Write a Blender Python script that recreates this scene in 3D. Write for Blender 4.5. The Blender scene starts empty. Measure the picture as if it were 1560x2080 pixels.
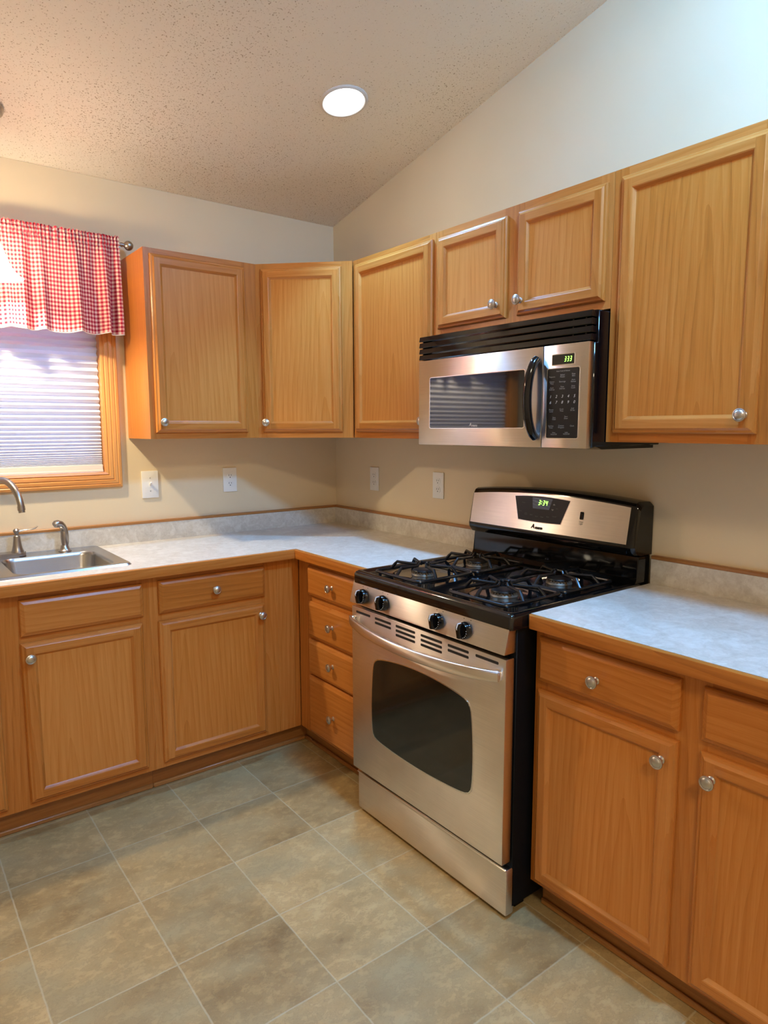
import bpy, bmesh, math, random
from mathutils import Vector, Matrix

random.seed(7)
scene = bpy.context.scene
COL = scene.collection

# ------------------------------------------------------------------ camera
F_PX = 1370.96
cam_d = bpy.data.cameras.new('camera')
cam = bpy.data.objects.new('camera', cam_d)
COL.objects.link(cam)
yaw, pitch, roll = -0.65432, -0.12385, -0.00259
fw = Vector((-math.sin(yaw) * math.cos(pitch), math.cos(yaw) * math.cos(pitch), math.sin(pitch)))
rt = fw.cross(Vector((0, 0, 1))).normalized()
up = rt.cross(fw)
r2 = rt * math.cos(roll) + up * math.sin(roll)
u2 = up * math.cos(roll) - rt * math.sin(roll)
M = Matrix((r2, u2, -fw)).transposed().to_4x4()
M.translation = Vector((-2.0658, -3.1295, 1.4302))
cam.matrix_world = M
cam_d.sensor_fit = 'VERTICAL'
cam_d.sensor_height = 36.0
cam_d.sensor_width = 27.0
cam_d.lens = F_PX / 2080 * 36.0
cam_d.clip_start = 0.05
scene.camera = cam

# ------------------------------------------------------------------ light levels
scene.view_settings.view_transform = 'Standard'
scene.view_settings.look = 'None'
scene.view_settings.gamma = 1.0
scene.view_settings.use_curve_mapping = False
scene.view_settings.exposure = 0.50
WARM = (1.0, 0.85, 0.61)
COOL = (0.17, 0.48, 1.0)
PENDANT_W = 40.0
COOL_FILL_L = 142.0          # radiance of the unseen cool dome added to wash the upper right wall
SPOT_W = 96.0          # beam of the recessed light by the corner
WARM_FILL_L = 50.0         # radiance of the warm fill lamp added behind the camera
world = bpy.data.worlds.new('dusk_sky')
scene.world = world
world.use_nodes = True
world.node_tree.nodes['Background'].inputs[0].default_value = (0.55, 0.66, 1.0, 1)
world.node_tree.nodes['Background'].inputs[1].default_value = 4.4

# ------------------------------------------------------------------ materials
MATS = {}


def new_mat(name):
    m = bpy.data.materials.new(name)
    m.use_nodes = True
    nt = m.node_tree
    b = nt.nodes['Principled BSDF']
    MATS[name] = m
    return m, nt, b


def lin(r, g, b):
    f = lambda c: ((c / 255 + 0.055) / 1.055) ** 2.4 if c > 10 else c / 255 / 12.92
    return (f(r), f(g), f(b), 1)


def simple(name, rgb, rough=0.5, metal=0.0, spec=0.5, coat=0.0, emit=None, es=0.0):
    m, nt, b = new_mat(name)
    b.inputs['Base Color'].default_value = lin(*rgb)
    b.inputs['Roughness'].default_value = rough
    b.inputs['Metallic'].default_value = metal
    b.inputs['Specular IOR Level'].default_value = spec
    b.inputs['Coat Weight'].default_value = coat
    b.inputs['Coat Roughness'].default_value = 0.03
    if emit:
        b.inputs['Emission Color'].default_value = lin(*emit)
        b.inputs['Emission Strength'].default_value = es
    return m


class NT:
    """tiny node-graph helper"""
    def __init__(s, nt):
        s.nt = nt

    def n(s, t, **kw):
        x = s.nt.nodes.new(t)
        for k, v in kw.items():
            setattr(x, k, v)
        return x

    def l(s, a, b):
        s.nt.links.new(a, b)

    def math(s, op, a, b=None, c=None, clamp=False):
        x = s.n('ShaderNodeMath', operation=op)
        x.use_clamp = clamp
        for i, v in enumerate((a, b, c)):
            if v is None:
                continue
            if isinstance(v, (int, float)):
                x.inputs[i].default_value = v
            else:
                s.l(v, x.inputs[i])
        return x.outputs[0]

    def comb(s, x, y, z=0.0):
        c = s.n('ShaderNodeCombineXYZ')
        for i, v in enumerate((x, y, z)):
            if isinstance(v, (int, float)):
                c.inputs[i].default_value = v
            else:
                s.l(v, c.inputs[i])
        return c.outputs[0]

    def noise(s, vec, scale, detail=2.0, rough=0.5, dist=0.0, dim='3D'):
        x = s.n('ShaderNodeTexNoise', noise_dimensions=dim)
        s.l(vec, x.inputs['Vector'])
        x.inputs['Scale'].default_value = scale
        x.inputs['Detail'].default_value = detail
        x.inputs['Roughness'].default_value = rough
        x.inputs['Distortion'].default_value = dist
        return x.outputs['Fac']

    def ramp(s, fac, stops):
        x = s.n('ShaderNodeValToRGB')
        e = x.color_ramp.elements
        while len(e) < len(stops):
            e.new(0.5)
        for el, (p, c) in zip(e, stops):
            el.position = p
            el.color = c if len(c) == 4 else (*c, 1)
        s.l(fac, x.inputs[0])
        return x.outputs[0]

    def mix(s, fac, a, b, blend='MIX'):
        x = s.n('ShaderNodeMix', data_type='RGBA', blend_type=blend)
        for i, v in ((0, fac), (6, a), (7, b)):
            if isinstance(v, (int, float)):
                x.inputs[i].default_value = v
            elif isinstance(v, tuple):
                x.inputs[i].default_value = v
            else:
                s.l(v, x.inputs[i])
        return x.outputs[2]

    def bump(s, h, strength, dist, bsdf):
        x = s.n('ShaderNodeBump')
        x.inputs['Strength'].default_value = strength
        x.inputs['Distance'].default_value = dist
        s.l(h, x.inputs['Height'])
        s.l(x.outputs[0], bsdf.inputs['Normal'])


def make_wood(name, light, mid, dark, rough=0.33, ring=0.021, contrast=0.34):
    m, nt, b = new_mat(name)
    g = NT(nt)
    uv = g.n('ShaderNodeUVMap')
    sp = g.n('ShaderNodeSeparateXYZ')
    g.l(uv.outputs[0], sp.inputs[0])
    u, v = sp.outputs[0], sp.outputs[1]
    bid = g.math('FLOOR', g.math('DIVIDE', u, 4.0))
    wn = g.n('ShaderNodeTexWhiteNoise', noise_dimensions='1D')
    g.l(bid, wn.inputs['W'])
    rnd = wn.outputs['Value']
    # cathedral figure: rings cut at a shallow taper
    wob = g.noise(g.comb(g.math('MULTIPLY', u, 2.2), g.math('MULTIPLY', v, 9.0)), 1.0, 3.0, 0.55)
    rr = g.math('SQRT', g.math('ADD', g.math('MULTIPLY', v, v), 0.0006))
    rad = g.math('ADD', rr, g.math('MULTIPLY', u, 0.055))
    rad = g.math('ADD', rad, g.math('MULTIPLY', wob, 0.035))
    saw = g.math('FRACT', g.math('DIVIDE', rad, ring))
    tri = g.math('POWER', saw, 2.2)
    # fine pores, stretched along the board
    pores = g.noise(g.comb(g.math('MULTIPLY', u, 14.0), g.math('MULTIPLY', v, 620.0)), 1.0, 2.0, 0.6)
    streak = g.noise(g.comb(g.math('MULTIPLY', u, 2.5), g.math('MULTIPLY', v, 95.0)), 1.0, 3.0, 0.6)
    pore = g.math('MULTIPLY', g.math('SUBTRACT', pores, 0.53, clamp=True), 3.2, clamp=True)
    f = g.math('ADD', g.math('MULTIPLY', tri, contrast * 0.62), g.math('MULTIPLY', g.math('SUBTRACT', streak, 0.5), 0.80))
    f = g.math('ADD', f, g.math('MULTIPLY', pore, 0.22))
    f = g.math('ADD', f, g.math('MULTIPLY', g.math('SUBTRACT', rnd, 0.5), 0.40))
    f = g.math('ADD', f, 0.30, clamp=True)
    col = g.ramp(f, [(0.0, light), (0.5, mid), (1.0, dark)])
    g.l(col, b.inputs['Base Color'])
    b.inputs['Roughness'].default_value = rough
    b.inputs['Specular IOR Level'].default_value = 0.45
    g.bump(g.math('ADD', pores, g.math('MULTIPLY', streak, 0.6)), 0.10, 0.0006, b)
    return m


make_wood('oak', lin(207, 135, 66), lin(186, 110, 40), lin(142, 77, 25))
make_wood('oak_veneer', lin(213, 142, 70), lin(194, 117, 43), lin(149, 83, 27))
make_wood('oak_dark', lin(178, 124, 70), lin(156, 102, 52), lin(118, 72, 34))
make_wood('pine_casing', lin(220, 160, 94), lin(204, 138, 72), lin(168, 104, 50), ring=0.02, contrast=0.4)


def make_wall():
    m, nt, b = new_mat('wall_paint')
    g = NT(nt)
    tc = g.n('ShaderNodeTexCoord')
    n1 = g.noise(tc.outputs['Object'], 260.0, 3.0, 0.6)
    n2 = g.noise(tc.outputs['Object'], 2.0, 2.0)
    col = g.ramp(n2, [(0.3, lin(224, 203, 166)), (0.7, lin(230, 210, 174))])
    g.l(col, b.inputs['Base Color'])
    b.inputs['Roughness'].default_value = 0.62
    b.inputs['Specular IOR Level'].default_value = 0.3
    g.bump(n1, 0.12, 0.001, b)


def make_ceiling():
    m, nt, b = new_mat('ceiling_texture')
    g = NT(nt)
    tc = g.n('ShaderNodeTexCoord')
    o = tc.outputs['Object']
    n1 = g.noise(o, 95.0, 4.0, 0.62)
    vo = g.n('ShaderNodeTexVoronoi')
    g.l(o, vo.inputs['Vector'])
    vo.inputs['Scale'].default_value = 75.0
    blob = g.math('SUBTRACT', 1.0, g.math('MULTIPLY', vo.outputs['Distance'], 1.5), clamp=True)
    speck = g.noise(o, 165.0, 2.0, 0.55)
    patch = g.noise(o, 1.3, 2.0, 0.5)
    thr = g.math('ADD', 0.625, g.math('MULTIPLY', g.math('SUBTRACT', 0.5, patch), 0.22))
    pit = g.math('MULTIPLY', g.math('SUBTRACT', speck, thr, clamp=True), 14.0, clamp=True)
    col = g.mix(pit, lin(240, 234, 228), lin(178, 163, 148))  # shading of the rough texture painted into the colour as darker specks
    g.l(col, b.inputs['Base Color'])
    b.inputs['Roughness'].default_value = 0.9
    b.inputs['Specular IOR Level'].default_value = 0.15
    h = g.math('SUBTRACT', g.math('ADD', n1, g.math('MULTIPLY', blob, 0.4)), g.math('MULTIPLY', pit, 1.2))
    g.bump(h, 0.35, 0.004, b)


TILE, TX, TY = 0.3076, -1.504, -0.867


def make_floor():
    m, nt, b = new_mat('vinyl_floor')
    g = NT(nt)
    tc = g.n('ShaderNodeTexCoord')
    o = tc.outputs['Object']
    sp = g.n('ShaderNodeSeparateXYZ')
    g.l(o, sp.inputs[0])
    tx = g.math('DIVIDE', g.math('SUBTRACT', sp.outputs[0], TX), TILE)
    ty = g.math('DIVIDE', g.math('SUBTRACT', sp.outputs[1], TY), TILE)
    # wavering grout lines
    wv = g.noise(o, 30.0, 2.0)
    wv = g.math('MULTIPLY', g.math('SUBTRACT', wv, 0.5), 0.012)
    dx = g.math('ABSOLUTE', g.math('SUBTRACT', g.math('FRACT', g.math('ADD', g.math('ADD', tx, wv), 0.5)), 0.5))
    dy = g.math('ABSOLUTE', g.math('SUBTRACT', g.math('FRACT', g.math('ADD', g.math('ADD', ty, wv), 0.5)), 0.5))
    d = g.math('MINIMUM', dx, dy)
    grout = g.math('SUBTRACT', 1.0, g.math('MULTIPLY', g.math('SUBTRACT', d, 0.004, clamp=True), 160.0), clamp=True)
    cid = g.comb(g.math('FLOOR', tx), g.math('FLOOR', ty))
    wn = g.n('ShaderNodeTexWhiteNoise', noise_dimensions='3D')
    g.l(cid, wn.inputs['Vector'])
    off = g.n('ShaderNodeVectorMath', operation='MULTIPLY_ADD')
    g.l(wn.outputs['Color'], off.inputs[0])
    off.inputs[1].default_value = (7, 7, 7)
    g.l(o, off.inputs[2])
    vec = off.outputs[0]
    st = g.n('ShaderNodeMapping')
    st.inputs['Rotation'].default_value = (0, 0, 0.6)
    st.inputs['Scale'].default_value = (1.0, 1.5, 1.0)
    g.l(vec, st.inputs['Vector'])
    vec = st.outputs[0]
    big = g.noise(vec, 5.0, 5.0, 0.60, 0.15)
    med = g.noise(vec, 24.0, 6.0, 0.72, 0.25)
    fine = g.noise(vec, 120.0, 3.0, 0.7)
    f = g.math('ADD', g.math('MULTIPLY', big, 0.55), g.math('MULTIPLY', med, 0.45))
    f = g.math('ADD', f, g.math('MULTIPLY', g.math('SUBTRACT', wn.outputs['Value'], 0.5), 0.16))
    col = g.ramp(f, [(0.28, lin(132, 105, 66)), (0.45, lin(166, 138, 91)), (0.56, lin(184, 154, 103)), (0.74, lin(202, 174, 123))])
    hue = g.noise(vec, 3.5, 3.0, 0.5)
    col = g.mix(g.math('MULTIPLY', g.math('SUBTRACT', hue, 0.47, clamp=True), 3.5, clamp=True), col, lin(164, 147, 107))
    vein = g.math('SUBTRACT', 1.0, g.math('MULTIPLY', g.math('ABSOLUTE', g.math('SUBTRACT', med, 0.5)), 26.0), clamp=True)
    col = g.mix(g.math('MULTIPLY', vein, 0.22), col, lin(104, 85, 62))
    dark = g.math('MULTIPLY', g.math('SUBTRACT', fine, 0.60, clamp=True), 3.0, clamp=True)
    col = g.mix(g.math('MULTIPLY', dark, 0.7), col, lin(112, 96, 80))
    col = g.mix(g.math('MULTIPLY', grout, 0.5), col, lin(192, 180, 148))
    g.l(col, b.inputs['Base Color'])
    b.inputs['Roughness'].default_value = 0.42
    b.inputs['Specular IOR Level'].default_value = 0.35
    g.bump(g.math('ADD', g.math('MULTIPLY', med, 0.5), g.math('SUBTRACT', fine, g.math('MULTIPLY', grout, 1.4))), 0.25, 0.0015, b)


def make_laminate():
    m, nt, b = new_mat('laminate')
    g = NT(nt)
    tc = g.n('ShaderNodeTexCoord')
    o = tc.outputs['Object']
    big = g.noise(o, 14.0, 4.0, 0.6, 1.2)
    med = g.noise(o, 55.0, 4.0, 0.65, 0.8)
    f = g.math('ADD', g.math('MULTIPLY', big, 0.55), g.math('MULTIPLY', med, 0.45))
    col = g.ramp(f, [(0.33, lin(190, 180, 164)), (0.5, lin(208, 200, 186)), (0.66, lin(222, 216, 204))])
    vein = g.math('SUBTRACT', 1.0, g.math('MULTIPLY', g.math('ABSOLUTE', g.math('SUBTRACT', big, 0.5)), 40.0), clamp=True)
    col = g.mix(g.math('MULTIPLY', vein, 0.20), col, lin(172, 156, 138))
    g.l(col, b.inputs['Base Color'])
    b.inputs['Roughness'].default_value = 0.30
    b.inputs['Specular IOR Level'].default_value = 0.4


def make_steel(name, rgb, rough, aniso):
    m, nt, b = new_mat(name)
    g = NT(nt)
    b.inputs['Metallic'].default_value = 1.0
    b.inputs['Roughness'].default_value = rough
    b.inputs['Anisotropic'].default_value = aniso
    t = g.n('ShaderNodeTangent', direction_type='UV_MAP')
    g.l(t.outputs[0], b.inputs['Tangent'])
    uv = g.n('ShaderNodeUVMap')
    sp = g.n('ShaderNodeSeparateXYZ')
    g.l(uv.outputs[0], sp.inputs[0])
    # brush marks run across the tangent
    br = g.noise(g.comb(g.math('MULTIPLY', sp.outputs[0], 900.0), g.math('MULTIPLY', sp.outputs[1], 6.0)), 1.0, 2.0)
    cl = g.noise(g.comb(sp.outputs[0], sp.outputs[1]), 6.0, 3.0)
    f = g.math('ADD', g.math('MULTIPLY', br, 0.5), g.math('MULTIPLY', cl, 0.5))
    c = lin(*rgb)
    lo = tuple(x * 0.86 for x in c[:3]) + (1,)
    hi = tuple(min(1, x * 1.1) for x in c[:3]) + (1,)
    g.l(g.ramp(f, [(0.3, lo), (0.7, hi)]), b.inputs['Base Color'])


def make_gingham():
    m, nt, b = new_mat('gingham_cloth')
    g = NT(nt)
    uv = g.n('ShaderNodeUVMap')
    sp = g.n('ShaderNodeSeparateXYZ')
    g.l(uv.outputs[0], sp.inputs[0])
    P = 0.0165
    a = g.math('LESS_THAN', g.math('FRACT', g.math('DIVIDE', sp.outputs[0], P)), 0.5)
    c = g.math('LESS_THAN', g.math('FRACT', g.math('DIVIDE', sp.outputs[1], P)), 0.5)
    f = g.math('MULTIPLY', g.math('ADD', a, c), 0.5)
    col = g.ramp(f, [(0.0, lin(246, 230, 208)), (0.5, lin(216, 132, 134)), (1.0, lin(174, 38, 58))])
    n = g.noise(g.comb(g.math('MULTIPLY', sp.outputs[0], 1500.0), g.math('MULTIPLY', sp.outputs[1], 1500.0)), 1.0, 1.0)
    g.l(col, b.inputs['Base Color'])
    b.inputs['Roughness'].default_value = 0.9
    b.inputs['Specular IOR Level'].default_value = 0.1
    g.bump(n, 0.1, 0.0006, b)
    tr = g.n('ShaderNodeBsdfTranslucent')
    g.l(col, tr.inputs['Color'])
    mx = g.n('ShaderNodeMixShader')
    mx.inputs[0].default_value = 0.18
    out = nt.nodes['Material Output']
    g.l(b.outputs[0], mx.inputs[1])
    g.l(tr.outputs[0], mx.inputs[2])
    g.l(mx.outputs[0], out.inputs['Surface'])


def make_blind():
    m, nt, b = new_mat('shade_fabric')
    g = NT(nt)
    b.inputs['Base Color'].default_value = lin(232, 230, 232)
    b.inputs['Roughness'].default_value = 0.85
    tr = g.n('ShaderNodeBsdfTranslucent')
    tr.inputs['Color'].default_value = lin(225, 228, 245)
    mx = g.n('ShaderNodeMixShader')
    mx.inputs[0].default_value = 0.22
    out = nt.nodes['Material Output']
    g.l(b.outputs[0], mx.inputs[1])
    g.l(tr.outputs[0], mx.inputs[2])
    g.l(mx.outputs[0], out.inputs['Surface'])


def make_shade_glass():
    m, nt, b = new_mat('frosted_lamp_glass')
    g = NT(nt)
    nt.nodes.remove(b)
    tp = g.n('ShaderNodeBsdfTransparent')
    tp.inputs[0].default_value = (1.0, 0.95, 0.88, 1)
    em = g.n('ShaderNodeEmission')
    em.inputs[0].default_value = (1.0, 0.90, 0.74, 1)
    em.inputs[1].default_value = 1.3
    tl = g.n('ShaderNodeBsdfTranslucent')
    tl.inputs[0].default_value = (0.9, 0.88, 0.84, 1)
    ad = g.n('ShaderNodeAddShader')
    g.l(em.outputs[0], ad.inputs[0])
    g.l(tl.outputs[0], ad.inputs[1])
    mx = g.n('ShaderNodeMixShader')
    mx.inputs[0].default_value = 0.70
    g.l(tp.outputs[0], mx.inputs[1])
    g.l(ad.outputs[0], mx.inputs[2])
    g.l(mx.outputs[0], nt.nodes['Material Output'].inputs['Surface'])


def make_pane():
    m, nt, b = new_mat('pane_glass')
    g = NT(nt)
    nt.nodes.remove(b)
    tp = g.n('ShaderNodeBsdfTransparent')
    gl = g.n('ShaderNodeBsdfGlossy')
    gl.inputs['Roughness'].default_value = 0.02
    mx = g.n('ShaderNodeMixShader')
    mx.inputs[0].default_value = 0.06
    g.l(tp.outputs[0], mx.inputs[1])
    g.l(gl.outputs[0], mx.inputs[2])
    g.l(mx.outputs[0], nt.nodes['Material Output'].inputs['Surface'])


def make_emit(name, rgb, strength):
    m, nt, b = new_mat(name)
    g = NT(nt)
    nt.nodes.remove(b)
    em = g.n('ShaderNodeEmission')
    em.inputs[0].default_value = (*rgb, 1)
    em.inputs[1].default_value = strength
    g.l(em.outputs[0], nt.nodes['Material Output'].inputs['Surface'])


make_wall()
make_ceiling()
make_floor()
make_laminate()
make_steel('stainless', (240, 232, 224), 0.31, 0.97)
make_steel('sink_steel', (190, 188, 186), 0.27, 0.5)
make_gingham()
make_blind()
make_shade_glass()
make_pane()
make_emit('cool_fill_glow', COOL, COOL_FILL_L)
make_emit('lens_soft', (0.86, 0.94, 1.0), 9.0)
make_emit('warm_fill_glow', WARM, WARM_FILL_L)
make_emit('green_digits', (0.35, 1.0, 0.12), 2.2)
simple('nickel', (200, 196, 190), 0.34, 1.0)
simple('faucet_nickel', (172, 165, 158), 0.3, 1.0)
simple('dark_nickel', (168, 158, 148), 0.3, 1.0)
simple('polished_edge', (225, 222, 218), 0.2, 1.0)
simple('black_enamel', (10, 10, 11), 0.09, 0.0, 0.5, 0.4)
simple('black_plastic', (9, 9, 10), 0.08, 0.0, 0.5)
simple('black_satin', (12, 12, 12), 0.42, 0.0, 0.35)
simple('side_black', (9, 9, 9), 0.6, 0.0, 0.2)
simple('grate_iron', (13, 13, 14), 0.30, 0.0, 0.5)
simple('burner_metal', (112, 100, 84), 0.45, 0.5)
simple('oven_glass', (30, 30, 26), 0.07, 0.0, 0.7)
simple('microwave_glass', (16, 16, 16), 0.04, 0.0, 0.9)
simple('keypad_black', (14, 13, 12), 0.3, 0.0, 0.4)
simple('key_print', (150, 146, 140), 0.6)
simple('faint_print', (86, 84, 80), 0.6)
simple('knob_print', (205, 203, 200), 0.5)
simple('badge_print', (18, 18, 18), 0.4)
simple('badge_silver', (190, 190, 188), 0.35, 0.6)
simple('white_plate', (236, 232, 222), 0.35)
simple('slot_dark', (28, 24, 20), 0.6)
simple('can_trim', (216, 210, 204), 0.5)
simple('rail_cream', (226, 222, 204), 0.45)
simple('hem_white', (246, 238, 226), 0.9)
simple('carcass_inside', (196, 152, 100), 0.6)
simple('caulk', (196, 182, 160), 0.6)

# ------------------------------------------------------------------ mesh building
KCOUNT = [0]


def FW(p):
    return Vector(p)


def FA(x0):
    return lambda p: Vector((x0 + p[0], -p[1], p[2]))


def FB(y0):
    return lambda p: Vector((-p[1], y0 - p[0], p[2]))


R2 = math.sqrt(0.5)
FD = lambda p: Vector((-0.61 + (p[0] - p[1]) * R2, -0.30 - (p[0] + p[1]) * R2, p[2]))   # diagonal corner face


class MB:
    """collects chunks in a local (right, out, up) frame, then links them as ONE mesh object"""
    def __init__(s, F=FW):
        s.F = F
        s.ch = []

    def chunk(s, faces, g=2, mat=0, smooth=False, uvs=None, center=True):
        KCOUNT[0] = (KCOUNT[0] + 1) % 60
        s.ch.append((faces, g, mat, smooth, KCOUNT[0], random.random(), random.uniform(-0.16, 0.16), uvs, center))

    def box(s, lo, hi, g=2, mat=0, bev=0.0, seg=1):
        lo = [min(a, b) for a, b in zip(lo, hi)], [max(a, b) for a, b in zip(lo, hi)]
        lo, hi = lo
        bm = bmesh.new()
        bmesh.ops.create_cube(bm, size=1)
        for v in bm.verts:
            v.co = Vector([(l + h) / 2 + c * (h - l) for l, h, c in zip(lo, hi, v.co)])
        if bev > 0:
            bmesh.ops.bevel(bm, geom=list(bm.edges), offset=bev, segments=seg, affect='EDGES', profile=0.6)
        s.add_bm(bm, g, mat, smooth=bev > 0)

    def add_bm(s, bm, g=2, mat=0, smooth=True):
        fs = [[v.co.copy() for v in f.verts] for f in bm.faces]
        bm.free()
        s.chunk(fs, g, mat, smooth)

    def prism(s, poly, ax, lo, hi, g=2, mat=0, bev=0.0, smooth=False):
        """poly: 2-D points in the two axes other than ax, extruded along ax"""
        oth = [i for i in range(3) if i != ax]

        def P(q, t):
            r = [0, 0, 0]
            r[oth[0]], r[oth[1]], r[ax] = q[0], q[1], t
            return Vector(r)
        bm = bmesh.new()
        a = [bm.verts.new(P(q, lo)) for q in poly]
        b = [bm.verts.new(P(q, hi)) for q in poly]
        bm.faces.new(a)
        fb = bm.faces.new(b[::-1])
        n = len(poly)
        for i in range(n):
            bm.faces.new((a[i], b[i], b[(i + 1) % n], a[(i + 1) % n]))
        if bev > 0:
            es = [e for e in bm.edges if (e.verts[0] in a and e.verts[1] in a) or (e.verts[0] in b and e.verts[1] in b)]
            bmesh.ops.bevel(bm, geom=es, offset=bev, segments=2, affect='EDGES', profile=0.6)
        s.add_bm(bm, g, mat, smooth or bev > 0)

    def lathe(s, prof, c, ax=2, seg=24, mat=0, sx=1.0, g=2, sgn=1):
        """prof: (radius, height) along axis ax from c"""
        c = Vector(c)
        o = [i for i in range(3) if i != ax]
        rings = []
        for r, h in prof:
            ring = []
            for k in range(seg):
                t = 2 * math.pi * k / seg
                p = c.copy()
                p[o[0]] += r * math.cos(t) * sx
                p[o[1]] += r * math.sin(t)
                p[ax] += h * sgn
                ring.append(p)
            rings.append(ring)
        fs = []
        for a, b in zip(rings, rings[1:]):
            for k in range(seg):
                k2 = (k + 1) % seg
                fs.append([a[k], a[k2], b[k2], b[k]])
        if prof[0][0] > 1e-5:
            fs.append(rings[0][::-1])
        if prof[-1][0] > 1e-5:
            fs.append(rings[-1])
        s.chunk(fs, g, mat, True)

    def tube(s, path, rad, seg=12, mat=0, g=2, flat=1.0, square=False):
        pts = [Vector(p) for p in path]
        rs = rad if isinstance(rad, (list, tuple)) else [rad] * len(pts)
        n = len(pts)
        rings = []
        ref = None
        if square:
            seg = 4
        for i, p in enumerate(pts):
            t = (pts[min(i + 1, n - 1)] - pts[max(i - 1, 0)]).normalized()
            if ref is None:
                ref = Vector((0, 0, 1)) if abs(t.z) < 0.9 else Vector((1, 0, 0))
            a = t.cross(ref)
            if a.length < 1e-4:
                a = t.cross(Vector((0.3, 1, 0.2)))
            a.normalize()
            b = a.cross(t).normalized()
            ref = b
            ring = []
            for k in range(seg):
                an = 2 * math.pi * k / seg + (math.pi / 4 if square else 0)
                ring.append(p + a * (rs[i] * math.cos(an)) + b * (rs[i] * flat * math.sin(an)))
            rings.append(ring)
        fs = []
        for a, b in zip(rings, rings[1:]):
            for k in range(seg):
                k2 = (k + 1) % seg
                fs.append([a[k], a[k2], b[k2], b[k]])
        fs.append(rings[0][::-1])
        fs.append(rings[-1])
        s.chunk(fs, g, mat, True)

    def build(s, name, mats, parent=None, loc=None, angle=38):
        if isinstance(mats, str):
            mats = [mats]
        base = Vector(loc) if loc is not None else (Vector(parent['_base']) if parent is not None else Vector((0, 0, 0)))
        bm = bmesh.new()
        uvl = bm.loops.layers.uv.new('UVMap')
        for faces, g, mat, smooth, k, ru, rv, uvs, center in s.ch:
            allp = [p for f in faces for p in f]
            oth = [i for i in range(3) if i != g]
            umin = min(p[g] for p in allp)
            vs = [p[oth[0]] + p[oth[1]] for p in allp]
            vc = (min(vs) + max(vs)) / 2
            cache = {}
            bfs = []
            for fi, f in enumerate(faces):
                vv = []
                for p in f:
                    key = (round(p[0], 6), round(p[1], 6), round(p[2], 6))
                    if key not in cache:
                        cache[key] = bm.verts.new(s.F(p) - base)
                    if cache[key] not in vv:
                        vv.append(cache[key])
                if len(vv) < 3:
                    continue
                try:
                    bf = bm.faces.new(vv)
                except ValueError:
                    continue
                bf.material_index = mat
                bf.smooth = smooth
                inv = {v: p for v, p in ((cache[(round(p[0], 6), round(p[1], 6), round(p[2], 6))], p) for p in f)}
                for li, lp in enumerate(bf.loops):
                    if uvs is not None:
                        lp[uvl].uv = uvs[fi][li]
                    else:
                        p = inv[lp.vert]
                        lp[uvl].uv = (p[g] - umin + 4 * k + ru * 0.8, p[oth[0]] + p[oth[1]] - vc + rv)
                bfs.append(bf)
            bmesh.ops.recalc_face_normals(bm, faces=bfs)
        me = bpy.data.meshes.new(name)
        bm.to_mesh(me)
        bm.free()
        for m in mats:
            me.materials.append(MATS[m])
        me.set_sharp_from_angle(angle=math.radians(angle))
        o = bpy.data.objects.new(name, me)
        COL.objects.link(o)
        if parent is not None:
            o.parent = parent
            o['_base'] = list(base)
            if parent.type == 'MESH' or parent.type == 'EMPTY':
                o.location = (0, 0, 0)
        else:
            o.location = base
            o['_base'] = list(base)
        return o


def tag(o, label=None, cat=None, group=None, kind=None):
    for k, v in (('label', label), ('category', cat), ('group', group), ('kind', kind)):
        if v:
            o[k] = v
    return o


def thing(name, label, cat, loc, group=None):
    o = bpy.data.objects.new(name, None)
    COL.objects.link(o)
    o.location = loc
    o.empty_display_size = 0.05
    o['_base'] = list(loc)
    return tag(o, label, cat, group)


def text_faces(txt, size, align='CENTER', shear=0.0, bold=0.0, space=1.0):
    cu = bpy.data.curves.new('t', 'FONT')
    cu.body = txt
    cu.size = size
    cu.align_x = align
    cu.align_y = 'CENTER'
    cu.shear = shear
    cu.offset = bold
    cu.space_character = space
    cu.space_line = 0.85
    cu.resolution_u = 3
    ob = bpy.data.objects.new('t', cu)
    COL.objects.link(ob)
    bpy.context.view_layer.update()
    dg = bpy.context.evaluated_depsgraph_get()
    me = bpy.data.meshes.new_from_object(ob.evaluated_get(dg))
    fs = [[me.vertices[i].co.copy() for i in p.vertices] for p in me.polygons]
    bpy.data.objects.remove(ob)
    bpy.data.curves.remove(cu)
    bpy.data.meshes.remove(me)
    return fs


def add_text(mb, txt, s, o, z, size, tilt=0.0, **kw):
    """letters standing on the plane out = o, centred at (s, z); tilt leans the plane back per metre of height"""
    fs = text_faces(txt, size, **kw)
    mb.chunk([[Vector((s + p.x, o - tilt * p.y, z + p.y)) for p in f] for f in fs])


SEG7 = {'3': 'abcdg', '4': 'bcfg'}


def add_digits(mb, txt, s, o, z, w, h, gap, slant=0.12, th=0.15, tilt=0.0):
    t = h * th
    x = s
    for ch in txt:
        if ch == ':':
            for zz in (h * 0.3, h * 0.7):
                q = [(x + slant * zz, zz - t * .55), (x + t + slant * zz, zz - t * .55), (x + t + slant * zz, zz + t * .55), (x + slant * zz, zz + t * .55)]
                mb.chunk([[Vector((a, o - tilt * b, z + b)) for a, b in q]])
            x += t + gap
            continue
        e = t * 0.15
        R = {'a': (t * .6, h - t, w - t * .6, h), 'g': (t * .6, h / 2 - t / 2, w - t * .6, h / 2 + t / 2), 'd': (t * .6, 0, w - t * .6, t),
             'b': (w - t, h / 2 + e, w, h - t * .4), 'c': (w - t, t * .4, w, h / 2 - e), 'f': (0, h / 2 + e, t, h - t * .4), 'e': (0, t * .4, t, h / 2 - e)}
        for k in SEG7[ch]:
            x0, z0, x1, z1 = R[k]
            q = [(x + x0 + slant * z0, z0), (x + x1 + slant * z0, z0), (x + x1 + slant * z1, z1), (x + x0 + slant * z1, z1)]
            mb.chunk([[Vector((a, o - tilt * b, z + b)) for a, b in q]])
        x += w + gap


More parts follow.
